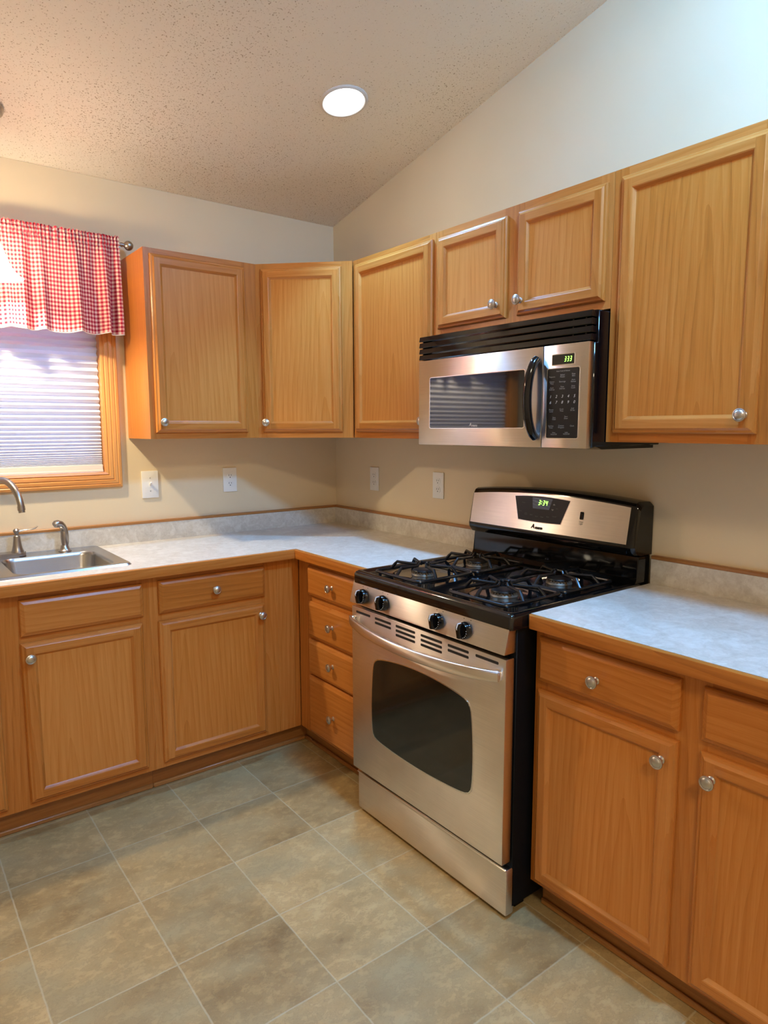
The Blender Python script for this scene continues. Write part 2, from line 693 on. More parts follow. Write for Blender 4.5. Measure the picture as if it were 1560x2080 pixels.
def rrect(x0, x1, y0, y1, r, n=6):
    """rounded rectangle, counter-clockwise"""
    pts = []
    for cx, cy, a0 in ((x1 - r, y1 - r, 0), (x0 + r, y1 - r, 90), (x0 + r, y0 + r, 180), (x1 - r, y0 + r, 270)):
        for i in range(n + 1):
            a = math.radians(a0 + 90 * i / n)
            pts.append((cx + r * math.cos(a), cy + r * math.sin(a)))
    return pts


# ------------------------------------------------------------------ room shell
H0, SLOPE = 2.489, 0.207
XL, YR = -4.4, -6.4
RIDGE = -4.2
T = 0.12
WX0, WX1, WZ0, WZ1 = -2.183, -1.217, 1.228, 2.10     # window opening


def ceil_z(y):
    return H0 - SLOPE * max(y, RIDGE)


def struct(name, mb, mats, **kw):
    o = mb.build(name, mats, **kw)
    o['kind'] = 'structure'
    return o


mb = MB()
mb.box((XL - T, YR - T, -0.1), (T, T, 0))
struct('floor', mb, 'vinyl_floor')
mb = MB()
prof = [(T, ceil_z(0) - SLOPE * T), (RIDGE, ceil_z(RIDGE)), (YR - T, ceil_z(RIDGE)), (YR - T, ceil_z(RIDGE) + .12), (RIDGE, ceil_z(RIDGE) + .12), (T, ceil_z(0) - SLOPE * T + .12)]
mb.prism(prof, 0, XL - T, T)
struct('ceiling', mb, 'ceiling_texture')
mb = MB()
zt = H0 - SLOPE * T
mb.box((XL, 0, 0), (WX0, T, zt))
mb.box((WX1, 0, 0), (0, T, zt))
mb.box((WX0, 0, 0), (WX1, T, WZ0))
mb.box((WX0, 0, WZ1), (WX1, T, zt))
mb.box((XL, 0, zt), (0, 0.002, H0 - 0.001))
struct('wall_back', mb, 'wall_paint')
mb = MB()
wp = [(T, 0), (T, ceil_z(0) - SLOPE * T), (RIDGE, ceil_z(RIDGE)), (YR, ceil_z(RIDGE)), (YR, 0)]
mb.prism(wp, 0, 0, T)
struct('wall_right', mb, 'wall_paint')
mb = MB()
mb.prism(wp, 0, XL - T, XL)
struct('wall_left', mb, 'wall_paint')
mb = MB()
mb.box((XL, YR - T, 0), (0, YR, ceil_z(RIDGE)))
struct('wall_front', mb, 'wall_paint')

# window: casing, jamb, sash, pane
win = bpy.data.objects.new('window_1', None)
COL.objects.link(win)
win.location = ((WX0 + WX1) / 2, 0, WZ0)
win['_base'] = list(win.location)
tag(win, kind='structure')
CW = 0.068
loops = [(0, 0.0), (0, 0.014), (0.003, 0.0175), (0.012, 0.0185), (0.016, 0.0150), (0.020, 0.0170), (0.031, 0.0165), (0.035, 0.0125), (0.039, 0.0150), (0.050, 0.0135), (0.054, 0.0095), (0.058, 0.0120), (0.064, 0.0105), (0.068, 0.0080), (0.068, 0.0)]
ox0, ox1, oz0, oz1 = WX0 - CW + .006, WX1 + CW - .006, WZ0 - CW + .012, WZ1 + CW - .006
mb = MB(FA(0))


def ring_side(mb, x0, x1, z0, z1, loops, side, g, mat=0):
    fs = []
    for (d0, o0), (d1, o1) in zip(loops, loops[1:]):
        if side == 'L':
            f = [(x0 + d0, o0, z0 + d0), (x0 + d0, o0, z1 - d0), (x0 + d1, o1, z1 - d1), (x0 + d1, o1, z0 + d1)]
        elif side == 'R':
            f = [(x1 - d0, o0, z0 + d0), (x1 - d0, o0, z1 - d0), (x1 - d1, o1, z1 - d1), (x1 - d1, o1, z0 + d1)]
        elif side == 'B':
            f = [(x0 + d0, o0, z0 + d0), (x1 - d0, o0, z0 + d0), (x1 - d1, o1, z0 + d1), (x0 + d1, o1, z0 + d1)]
        else:
            f = [(x0 + d0, o0, z1 - d0), (x1 - d0, o0, z1 - d0), (x1 - d1, o1, z1 - d1), (x0 + d1, o1, z1 - d1)]
        fs.append([Vector(p) for p in f])
    mb.chunk(fs, g, mat, True)


for sd, gg in (('L', 2), ('R', 2), ('B', 0), ('T', 0)):
    ring_side(mb, ox0, ox1, oz0, oz1, loops, sd, gg)
mb.build('window_casing', 'pine_casing', win, angle=20)
mb = MB()
jt = 0.012
mb.box((WX0, 0.0, WZ0), (WX0 + jt, T, WZ1), 2)
mb.box((WX1 - jt * .4, 0.0, WZ0), (WX1, T, WZ1), 2)
mb.box((WX0, 0.0, WZ0), (WX1, T, WZ0 + jt * .6), 0)
mb.box((WX0, 0.0, WZ1 - jt), (WX1, T, WZ1), 0)
mb.build('window_jamb', 'pine_casing', win)
mb = MB()
for a, b, g_ in (((WX0 + jt, .075, WZ0 + .01), (WX0 + jt + .04, .105, WZ1 - jt), 2), ((WX1 - .05, .075, WZ0 + .01), (WX1 - .006, .105, WZ1 - jt), 2),
                 ((WX0 + jt + .04, .075, WZ0 + .01), (WX1 - .05, .105, WZ0 + .05), 0), ((WX0 + jt + .04, .075, WZ1 - .05), (WX1 - .05, .105, WZ1 - jt), 0)):
    mb.box(a, b, g_)
mb.build('window_sash', 'pine_casing', win)
mb = MB()
mb.box((WX0 + jt + .035, .088, WZ0 + .045), (WX1 - .045, .092, WZ1 - .045))
mb.build('window_pane', 'pane_glass', win)


# ------------------------------------------------------------------ cabinet pieces
DT = 0.0195


def make_knob(door, F, s, o, z):
    mb = MB(F)
    k = .001
    mb.lathe([(0.0095, 0), (0.0095, .0015), (0.0065, .004), (0.0058, .012), (0.0085, .0165), (0.0150, .0185), (0.0168, .0215), (0.0165, .0245), (0.0135, .0258),
              (0.0128, .0252), (0.0120, .0260), (0.0080, .0285), (0.0, .0296)], (s, o + .0002, z), 1, 28)
    return mb.build('knob', 'nickel', door)


def make_door(par, F, x0, x1, z0, z1, of, knob=None, w=0.049, name='door'):
    mb = MB(F)
    a, b = 0.0150, w - 0.011
    outer = [(0, of + .0008), (0, of + .0075), (.0035, of + .0125), (.0085, of + .0140), (.0125, of + .0180), (a, of + DT)]
    inner = [(b, of + DT), (b + .003, of + DT - .0012), (b + .008, of + .0125), (w, of + .0105)]
    for sd in 'LRBT':
        g = 2 if sd in 'LR' else 0
        k = len(mb.ch)
        ring_side(mb, x0, x1, z0, z1, outer, sd, g)
        if sd == 'L':
            q = [(x0 + a, z0 + a), (x0 + b, z0 + a), (x0 + b, z1 - a), (x0 + a, z1 - a)]
        elif sd == 'R':
            q = [(x1 - b, z0 + a), (x1 - a, z0 + a), (x1 - a, z1 - a), (x1 - b, z1 - a)]
        elif sd == 'B':
            q = [(x0 + b, z0 + a), (x1 - b, z0 + a), (x1 - b, z0 + b), (x0 + b, z0 + b)]
        else:
            q = [(x0 + b, z1 - b), (x1 - b, z1 - b), (x1 - b, z1 - a), (x0 + b, z1 - a)]
        KCOUNT[0] -= 1
        mb.chunk([[Vector((p[0], of + DT, p[1])) for p in q]], g, 0, False)
        KCOUNT[0] -= 1
        ring_side(mb, x0, x1, z0, z1, inner, sd, g)
    mb.chunk([[Vector(p) for p in ((x0, of + .0008, z0), (x1, of + .0008, z0), (x1, of + .0008, z1), (x0, of + .0008, z1))]], 2)
    d = mb.build(name, 'oak', par, angle=18)
    mb = MB(F)
    e = w - .004
    mb.box((x0 + e, of + .004, z0 + e), (x1 - e, of + .0106, z1 - e), 2)
    mb.build('door_panel', 'oak_veneer', d)
    if knob:
        make_knob(d, F, knob[0], of + DT, knob[1])
    return d


def make_drawer(par, F, x0, x1, z0, z1, of, knob=None, name='drawer'):
    mb = MB(F)
    a = 0.0150
    outer = [(0, of + .0008), (0, of + .0085), (.0030, of + .0125), (.0060, of + .0138), (.0115, of + .0180), (a, of + DT)]
    fs = []
    for sd in 'LRBT':
        k0 = len(mb.ch)
        ring_side(mb, x0, x1, z0, z1, outer, sd, 0)
        fs += mb.ch.pop()[0]
    fs.append([Vector(p) for p in ((x0 + a, of + DT, z0 + a), (x1 - a, of + DT, z0 + a), (x1 - a, of + DT, z1 - a), (x0 + a, of + DT, z1 - a))])
    fs.append([Vector(p) for p in ((x0, of + .0008, z0), (x1, of + .0008, z0), (x1, of + .0008, z1), (x0, of + .0008, z1))])
    mb.chunk(fs, 0, 0, True)
    d = mb.build(name, 'oak', par, angle=18)
    if knob:
        make_knob(d, F, knob[0], of + DT, knob[1])
    return d


def carcass(par, F, x0, x1, z0, z1, depth, top=True, back=0.002):
    t = .016
    mb = MB(F)
    mb.box((x0, back, z0), (x0 + t, depth, z1), 2)
    mb.box((x1 - t, back, z0), (x1, depth, z1), 2)
    mb.box((x0 + t, back, z0 + .006), (x1 - t, depth, z0 + .006 + t), 0)
    if top:
        mb.box((x0 + t, back, z1 - t), (x1 - t, depth, z1), 0)
    mb.box((x0 + t, back, z0 + .022), (x1 - t, back + .006, z1 - (t if top else 0)), 2)
    return mb.build('carcass', 'oak', par)


def face_frame(par, F, of, stiles, rails, z0, z1):
    """stiles: (x0,x1[,z0,z1]); rails: (x0,x1,z0,z1)"""
    mb = MB(F)
    for st in stiles:
        a, b = st[0], st[1]
        q0, q1 = (st[2], st[3]) if len(st) > 2 else (z0, z1)
        mb.box((a, of - .019, q0), (b, of, q1), 2)
    for a, b, q0, q1 in rails:
        mb.box((a, of - .0188, q0), (b, of - .0002, q1), 0)
    return mb.build('face_frame', 'oak', par)


UZ0, UZ1, UF = 1.387, 2.157, 0.300
ug = 'oak wall cabinets'
# cabinet beside the window
F = FA(-1.116)
w = .506
c = thing('wall_cabinet', 'single-door oak wall cabinet next to the window, with its side panel showing', 'cabinet', (-1.116 + w / 2, 0, UZ0), ug)
carcass(c, F, 0, w - .001, UZ0, UZ1, UF - .019)
face_frame(c, F, UF, [(0, .04), (w - .075, w - .001)], [(.04, w - .075, UZ0, UZ0 + .042), (.04, w - .075, UZ1 - .042, UZ1)], UZ0, UZ1)
make_door(c, F, .023, .440, 1.413, 2.134, UF, (.046, 1.456))
# diagonal corner cabinet
c = thing('wall_cabinet', 'diagonal oak wall cabinet across the room corner', 'cabinet', (-.22, -.22, UZ0), ug)
mb = MB()
t = .016
e = .0015


def pent(d):
    return [(-e, -e), (-.609, -e), (-.609, -.299 + d), (-.299 + d, -.609), (-e, -.609)]


mb.prism([(-e, -e), (-.609, -e), (-.609, -.28), (-.28, -.609), (-e, -.609)], 2, UZ0, UZ0 + t, 0)
mb.prism([(-e, -e), (-.609, -e), (-.609, -.28), (-.28, -.609), (-e, -.609)], 2, UZ1 - t, UZ1, 0)
mb.box((-.609, -.28, UZ0 + t), (-.609 + t, -e, UZ1 - t), 2)
mb.box((-.28, -.609, UZ0 + t), (-e, -.609 + t, UZ1 - t), 2)
mb.build('carcass', 'oak', c)
W = .431
face_frame(c, FD, 0.006, [(-.006, .036), (W - .044, W + .004)], [(.036, W - .044, UZ0, UZ0 + .042), (.036, W - .044, UZ1 - .042, UZ1)], UZ0, UZ1)
make_door(c, FD, .019, .387, 1.413, 2.134, .006, (.040, 1.456))
# cabinet between corner and microwave
F = FB(-.611)
w = .543
c = thing('wall_cabinet', 'single-door oak wall cabinet between the diagonal corner cabinet and the microwave', 'cabinet', (0, -.611 - w / 2, UZ0), ug)
carcass(c, F, 0, w, UZ0, UZ1, UF - .019)
face_frame(c, F, UF, [(0, .04), (w - .035, w)], [(.04, w - .035, UZ0, UZ0 + .042), (.04, w - .035, UZ1 - .042, UZ1)], UZ0, UZ1)
make_door(c, F, .026, .531, 1.413, 2.134, UF, (.500, 1.457))
# short cabinet over the microwave
F = FB(-1.1545)
w = .765
MZ0 = 1.776
c = thing('wall_cabinet', 'short two-door oak wall cabinet directly above the microwave', 'cabinet', (0, -1.1545 - w / 2, MZ0), ug)
carcass(c, F, .0005, w - .0005, MZ0, UZ1, UF - .019)
face_frame(c, F, UF, [(.0005, .04), (.345, .430), (w - .045, w - .0005)], [(.04, .345, MZ0, MZ0 + .04), (.43, w - .045, MZ0, MZ0 + .04), (.04, .345, UZ1 - .042, UZ1), (.43, w - .045, UZ1 - .042, UZ1)], MZ0, UZ1)
make_door(c, F, .021, .362, 1.799, 2.130, UF, (.328, 1.845))
make_door(c, F, .412, .748, 1.799, 2.130, UF, (.436, 1.845))
# tall cabinet at right
F = FB(-1.9205)
w = .92
c = thing('wall_cabinet', 'wide oak wall cabinet right of the microwave, running out of frame', 'cabinet', (0, -1.9205 - w / 2, UZ0), ug)
carcass(c, F, 0, w, UZ0, UZ1, UF - .019)
face_frame(c, F, UF, [(0, .045), (.41, .51), (w - .045, w)], [(.045, .41, UZ0, UZ0 + .042), (.045, .41, UZ1 - .042, UZ1), (.51, w - .045, UZ0, UZ0 + .042), (.51, w - .045, UZ1 - .042, UZ1)], UZ0, UZ1)
make_door(c, F, .027, .433, 1.413, 2.132, UF, (.406, 1.460))
make_door(c, F, .487, .893, 1.413, 2.132, UF, (.514, 1.460))

# ------------------------------------------------------------------ base cabinets
BF, BZ0, BZ1 = 0.594, 0.100, 0.875
bg = 'oak base cabinets'


def toe(par, F, x0, x1):
    mb = MB(F)
    mb.box((x0, .523, 0.0), (x1, .535, BZ0), 0)
    mb.box((x0, .5352, 0.0), (x1, .546, .019), 0, bev=.004)
    return mb.build('toe_kick', 'oak_dark', par)


def rails_h(segs, zs):
    return [(a, b, z0, z1) for a, b in segs for z0, z1 in zs]


# sink base
X0 = -2.206
F = FA(X0)
w = -1.2495 - X0
c = thing('base_cabinet', 'oak sink base cabinet under the window with blank false drawer fronts', 'cabinet', (X0 + w / 2, 0, 0), bg)
carcass(c, F, 0, w, BZ0, BZ1, BF - .019, top=False)
face_frame(c, F, BF, [(0, .04), (.440, .516), (w - .045, w)], rails_h([(.04, .44), (.516, w - .045)], [(BZ0, .145), (.690, .735), (.84, BZ1)]), BZ0, BZ1)
toe(c, F, 0, w)
make_drawer(c, F, .023, .441, .724, .851, BF, name='false_drawer_front')
make_drawer(c, F, .515, .931, .724, .851, BF, name='false_drawer_front')
make_door(c, F, .023, .441, .122, .700, BF, (.419, .650))
make_door(c, F, .512, .926, .122, .700, BF, (.536, .650))
# base beside it, running to the corner
X0 = -1.2490
F = FA(X0)
w = X0 * -1 - .596
c = thing('base_cabinet', 'one-door oak base cabinet between the sink base and the inside corner', 'cabinet', (X0 + w / 2, 0, 0), bg)
carcass(c, F, 0, w, BZ0, BZ1, BF - .019)
face_frame(c, F, BF, [(0, .045), (.470, .548), (.5485, .625), (.6255, w)], rails_h([(.045, .47)], [(BZ0, .145), (.690, .735), (.84, BZ1)]), BZ0, BZ1)
mb = MB(F)
mb.box((0, .523, 0.0), (w + .061, .535, BZ0), 0)
mb.box((0, .5352, 0.0), (w + .050, .546, .019), 0, bev=.004)
mb.box((w + .061, .523, 0.0), (w + .073, .5958, BZ0), 1)
mb.box((w + .050, .5352, 0.0), (w + .0608, .5958, .019), 1, bev=.004)
mb.build('toe_kick', 'oak_dark', c)
make_drawer(c, F, .033, .484, .724, .853, BF, (.258, .790))
make_door(c, F, .029, .480, .122, .695, BF, (.457, .650))
# four-drawer base
F = FB(-.596)
w = .5545
c = thing('base_cabinet', 'oak base cabinet with a stack of four drawers beside the range', 'cabinet', (0, -.596 - w / 2, 0), bg)
carcass(c, F, 0, w, BZ0, BZ1, BF - .019)
face_frame(c, F, BF, [(0, .105), (w - .035, w)], rails_h([(.105, w - .035)], [(BZ0, .13), (.355, .392), (.517, .555), (.685, .735), (.84, BZ1)]), BZ0, BZ1)
toe(c, F, .0, w)
for z0, z1, kz in ((.724, .850, .789), (.542, .698, .624), (.377, .530, .460), (.112, .368, .238)):
    make_drawer(c, F, .094, w - .018, z0, z1, BF, (.292, kz))
# right base
F = FB(-1.9215)
w = .92
c = thing('base_cabinet', 'oak base cabinet right of the range with two drawers over two doors', 'cabinet', (0, -1.9215 - w / 2, 0), bg)
carcass(c, F, 0, w, BZ0, BZ1, BF - .019)
face_frame(c, F, BF, [(0, .045), (.418, .502), (w - .045, w)], rails_h([(.045, .418), (.502, w - .045)], [(BZ0, .145), (.690, .735), (.84, BZ1)]), BZ0, BZ1)
toe(c, F, 0, w)
for x0, x1, kx in ((.016, .433, .399), (.487, .904, .520)):
    make_drawer(c, F, x0, x1, .722, .850, BF, ((x0 + x1) / 2 - .012, .782))
    make_door(c, F, x0, x1, .112, .697, BF, (kx, .643))

# ------------------------------------------------------------------ countertops
CT, CB = 0.914, 0.8755
c = thing('countertop', 'L-shaped speckled laminate countertop with oak edge, holding the sink and turning the corner', 'countertop', (-.9, -.32, CB), 'laminate countertops')
SX0, SX1, SY0, SY1 = -2.105, -1.297, -.515, -.048       # cut-out for the sink
e = .62
mb = MB()
for a, b in (((-2.206, -e), (SX0, -.001)), ((SX0, -e), (SX1, SY0)), ((SX0, SY1), (SX1, -.001)), ((SX1, -e), (-.001, -.001)), ((-e, -1.149), (-.001, -e))):
    mb.box((a[0], a[1], CB), (b[0], b[1], CT), 0)
mb.build('laminate_top', 'laminate', c)
mb = MB()
mb.prism([(-2.206, -e), (-2.206, -.6385), (-.6385, -.6385), (-e, -e)], 2, CB, CT - .0004, 0, bev=.002)
mb.build('edge_trim', 'oak', c)
mb = MB()
mb.prism([(-e, -e), (-.6385, -.6385), (-.6385, -1.149), (-e, -1.149)], 2, CB, CT - .0004, 1, bev=.002)
mb.build('edge_trim', 'oak', c)
mb = MB()
mb.box((-2.206, -.020, CT), (-.001, -.001, .996), 0)
mb.box((-.020, -1.149, CT), (-.001, -.020, .996), 0)
bs = mb.build('backsplash', 'laminate', c)
mb = MB()
mb.box((-2.206, -.022, .996), (-.001, -.001, 1.0085), 0, bev=.002)
mb.box((-.022, -1.149, .996), (-.001, -.022, 1.0085), 1, bev=.002)
mb.build('backsplash_cap', 'oak_dark', bs)
c = thing('countertop', 'short straight laminate countertop with oak edge right of the range', 'countertop', (-.32, -2.3, CB), 'laminate countertops')
mb = MB()
mb.box((-e, -2.86, CB), (-.001, -1.9195, CT), 0)
mb.build('laminate_top', 'laminate', c)
mb = MB()
mb.prism([(-e, -1.9195), (-.628, -1.9195), (-.6385, -1.93), (-.6385, -2.86), (-e, -2.86)], 2, CB, CT - .0004, 1, bev=.002)
mb.build('edge_trim', 'oak', c)
mb = MB()
mb.box((-.020, -2.86, CT), (-.001, -1.9195, .996), 0)
bs = mb.build('backsplash', 'laminate', c)
mb = MB()
mb.box((-.022, -2.86, .996), (-.001, -1.9195, 1.0085), 1, bev=.002)
mb.build('backsplash_cap', 'oak_dark', bs)

# ------------------------------------------------------------------ sink, faucet, sprayer
c = thing('kitchen_sink', 'stainless steel double-bowl drop-in sink set in the counter below the window', 'sink', (-1.70, -.28, CT))


def fill_loops(loops, z):
    bm = bmesh.new()
    es = []
    for lp in loops:
        vs = [bm.verts.new((x, y, z)) for x, y in lp]
        for i in range(len(vs)):
            es.append(bm.edges.new((vs[i], vs[(i + 1) % len(vs)])))
    bmesh.ops.triangle_fill(bm, use_beauty=True, edges=es)
    fs = [[v.co.copy() for v in f.verts] for f in bm.faces]
    bm.free()
    return fs


def strip(A, za, B, zb):
    n = len(A)
    return [[Vector((*A[i], za)), Vector((*A[(i + 1) % n], za)), Vector((*B[(i + 1) % n], zb)), Vector((*B[i], zb))] for i in range(n)]


mb = MB()
RX0, RX1, RY0, RY1 = -2.118, -1.282, -.533, -.026
out = rrect(RX0, RX1, RY0, RY1, .03)
out2 = rrect(RX0 + .006, RX1 - .006, RY0 + .006, RY1 - .006, .026)
out3 = rrect(RX0 + .018, RX1 - .018, RY0 + .018, RY1 - .018, .022)
hl = rrect(-2.072, -1.722, -.488, -.130, .055)
hr = rrect(-1.678, -1.328, -.488, -.130, .055)
fs = strip(out, CT + .0002, out2, CT + .007) + strip(out2, CT + .007, out3, CT + .0035) + fill_loops([out3, hl, hr], CT + .0035)
mb.chunk(fs, 0, 0, True)
mb.build('sink_rim', 'sink_steel', c, angle=30)
for nm, (a, b) in (('l', (-2.072, -1.722)), ('r', (-1.678, -1.328))):
    mb = MB()
    lv = [(0, CT + .0035, .055), (.004, CT - .002, .052), (.007, CT - .012, .05), (.016, CT - .140, .05), (.026, CT - .165, .05), (.05, CT - .176, .05)]
    rings = [(rrect(a + d, b - d, -.488 + d, -.130 - d, r), z) for d, z, r in lv]
    fs = []
    for (A, za), (B, zb) in zip(rings, rings[1:]):
        fs += strip(A, za, B, zb)
    fs.append([Vector((*p, rings[-1][1])) for p in rings[-1][0]])
    mb.chunk(fs, 2, 0, True)
    bowl = mb.build('sink_bowl', 'sink_steel', c, angle=60)
    mb = MB()
    mb.lathe([(.043, 0), (.040, .003), (.032, .001), (.02, -.002), (0, -.003)], ((a + b) / 2, -.30, CT - .1755), 2, 24)
    mb.build('drain', 'nickel', bowl)

FY = -.078
ZR = CT + .0036
c = thing('kitchen_faucet', 'brushed nickel high-arc faucet with lever handles on the sink ledge', 'faucet', (-1.70, FY, ZR))
mb = MB()
mb.prism(rrect(-1.83, -1.572, FY - .031, FY + .031, .030, 8), 2, ZR, ZR + .016, bev=.006)
mb.build('base_plate', 'faucet_nickel', c)
mb = MB()
mb.lathe([(.026, 0), (.026, .005), (.021, .018), (.016, .05), (.0145, .07)], (-1.70, FY, ZR + .015), 2, 24)
d = Vector((.42, -.907, 0)).normalized()
pts, rr = [], []
bx = Vector((-1.70, FY, 0))
for i in range(6):
    pts.append(bx + Vector((0, 0, ZR + .07 + i * .026)))
    rr.append(.0142)
R = .108
zc = ZR + .07 + 5 * .026 + .0
for i in range(1, 25):
    a = math.radians(180 - i * 7.3)
    pts.append(bx + d * (R + R * math.cos(a)) + Vector((0, 0, zc + R * 1.08 * math.sin(a))))
    rr.append(.0142 - .0022 * i / 24)
mb.tube(pts, rr, 16)
tip = pts[-1]
dn = (pts[-1] - pts[-2]).normalized()
mb.tube([tip - dn * .012, tip + dn * .004, tip + dn * .005, tip + dn * .013], [.0136, .0136, .0115, .0115], 16)
mb.build('spout', 'faucet_nickel', c)
for hx, sg in ((-1.602, 1), (-1.798, -1)):
    mb = MB()
    mb.lathe([(.024, 0), (.0235, .004), (.0205, .012), (.0165, .03), (.0135, .055), (.0125, .066), (.0105, .068), (.0075, .070), (.0075, .076), (.012, .084), (.0125, .090), (.007, .096), (0, .097)], (hx, FY, ZR + .0155), 2, 24)
    zz = ZR + .0155 + .088
    pp = [Vector((hx - sg * .006, FY, zz)), Vector((hx + sg * .012, FY - .001, zz - .001)), Vector((hx + sg * .03, FY - .004, zz + .0005)), Vector((hx + sg * .052, FY - .009, zz + .002)), Vector((hx + sg * .068, FY - .012, zz + .008)), Vector((hx + sg * .078, FY - .014, zz + .015))]
    mb.tube(pp, [.011, .0085, .006, .0055, .0065, .003], 12, flat=.6)
    mb.build('lever_handle', 'faucet_nickel', c)
c = thing('side_sprayer', 'brushed nickel pull-out side sprayer standing at the back of the sink right of the faucet', 'sprayer', (-1.425, FY, ZR))
mb = MB()
mb.lathe([(.026, 0), (.0255, .004), (.019, .010), (.0155, .022), (.014, .026)], (-1.425, FY, ZR), 2, 24)
mb.build('sprayer_base', 'faucet_nickel', c)
mb = MB()
pp, rr = [], []
for z, r, dx in ((.024, .0125, 0), (.04, .0155, 0), (.06, .0168, 0), (.08, .0155, 0), (.094, .0140, -.001), (.106, .0140, -.006), (.116, .0145, -.014), (.120, .0155, -.026), (.118, .0160, -.034), (.115, .012, -.040)):
    pp.append(Vector((-1.423 + dx, FY + dx * .35, ZR + z)))
    rr.append(r)
mb.tube(pp, rr, 16)
mb.build('spray_head', 'faucet_nickel', c)

# ------------------------------------------------------------------ gas range
RY = -1.1555
F = FB(RY)
W = .759
rg = thing('gas_range', 'stainless steel and black freestanding gas range between the two countertops', 'range', (-.36, RY - W / 2, 0))
mb = MB(F)
mb.box((.004, .03, .035), (W - .004, .665, .876), 2, bev=.002)
mb.box((.03, .08, 0), (.07, .12, .036))
mb.box((W - .07, .08, 0), (W - .03, .12, .036))
mb.box((.03, .58, 0), (.07, .62, .036))
mb.box((W - .07, .58, 0), (W - .03, .62, .036))
mb.build('body', 'side_black', rg)
# cooktop
mb = MB(F)
n_ = 10
rim_o = rrect(0, W, .055, .694, .012, 4)
lv = [(0, .874, .012), (0, .908, .012), (.004, .916, .012), (.010, .9195, .012), (.020, .9195, .014), (.030, .9135, .016), (.036, .912, .018)]
fs = []
rings = [(rrect(d, W - d, .055 + d, .694 - d, r, 4), z) for d, z, r in lv]
for (A, za), (B, zb) in zip(rings, rings[1:]):
    fs += strip(A, za, B, zb)
fs.append([Vector((*p, rings[-1][1])) for p in rings[-1][0]])
fs.append([Vector((*p, rings[0][1])) for p in rings[0][0]])
mb.chunk(fs, 0, 0, True)
top = mb.build('cooktop', 'black_enamel', rg, angle=50)
ZC = .912
for i, (bx_, by_) in enumerate(((.190, .520), (.190, .252), (.572, .520), (.572, .252))):
    mb = MB(F)
    mb.lathe([(.112, 0), (.108, .004), (.098, .0045), (.085, .0015), (.055, .001)], (bx_, by_, ZC), 2, 36)
    mb.build('drip_pan', 'black_enamel', top)
    mb = MB(F)
    mb.lathe([(.044, .0015), (.042, .006), (.039, .008), (.038, .012), (.0, .0125)], (bx_, by_, ZC), 2, 36)
    for k in range(24):
        a = 2 * math.pi * k / 24
        cx, cy = bx_ + .0385 * math.cos(a), by_ + .0385 * math.sin(a)
        mb.box((cx - .0022, cy - .0022, ZC + .007), (cx + .0022, cy + .0022, ZC + .0145))
    bn = mb.build('burner', 'burner_metal', rg)
    mb = MB(F)
    mb.lathe([(.0, .0145), (.039, .0145), (.041, .0160), (.039, .0195), (.030, .0212), (0, .0216)], (bx_, by_, ZC), 2, 36)
    mb.build('burner_cap', 'black_satin', bn)
    # grate
    gx0, gx1, gy0, gy1 = bx_ - .122, bx_ + .122, by_ - .126, by_ + .126
    mb = MB(F)
    zb = ZC + .0105
    r = .0058
    base = rrect(gx0, gx1, gy0, gy1, .02, 3)
    path = [Vector((x, y, zb)) for x, y in base]
    path.append(path[0])
    path.append(path[1])
    mb.tube(path, r, 8)
    for sx_ in (-1, 1):
        for sy_ in (-1, 1):
            px_, py_ = bx_ + sx_ * .108, by_ + sy_ * .112
            mb.tube([(px_, py_, ZC), (px_, py_, zb)], [.006, .005], 8)
    zt_ = ZC + .037
    for ang, ex, ey in ((0, gx1, by_ + .05), (1, gx1, by_ - .05), (2, gx0, by_ + .05), (3, gx0, by_ - .05), (4, bx_, gy1), (5, bx_, gy0)):
        en = Vector((ex, ey, zb))
        dirv = Vector((bx_ - ex, by_ - ey, 0))
        L = dirv.length
        dirv.normalize()
        a1 = en + dirv * .014 + Vector((0, 0, zt_ - zb - .010))
        a2 = en + dirv * .024 + Vector((0, 0, zt_ - zb))
        a3 = en + dirv * (L - .026) + Vector((0, 0, zt_ - zb - .002))
        a4 = a3 + dirv * .006 + Vector((0, 0, .010))
        mb.tube([en, a1, a2, a3], [r, r, r * .95, r * .8], 8)
        mb.tube([a3 - dirv * .004 - Vector((0, 0, .003)), a4], [r * .8, r * .65], 8)
    mb.build('grate', 'grate_iron', rg)
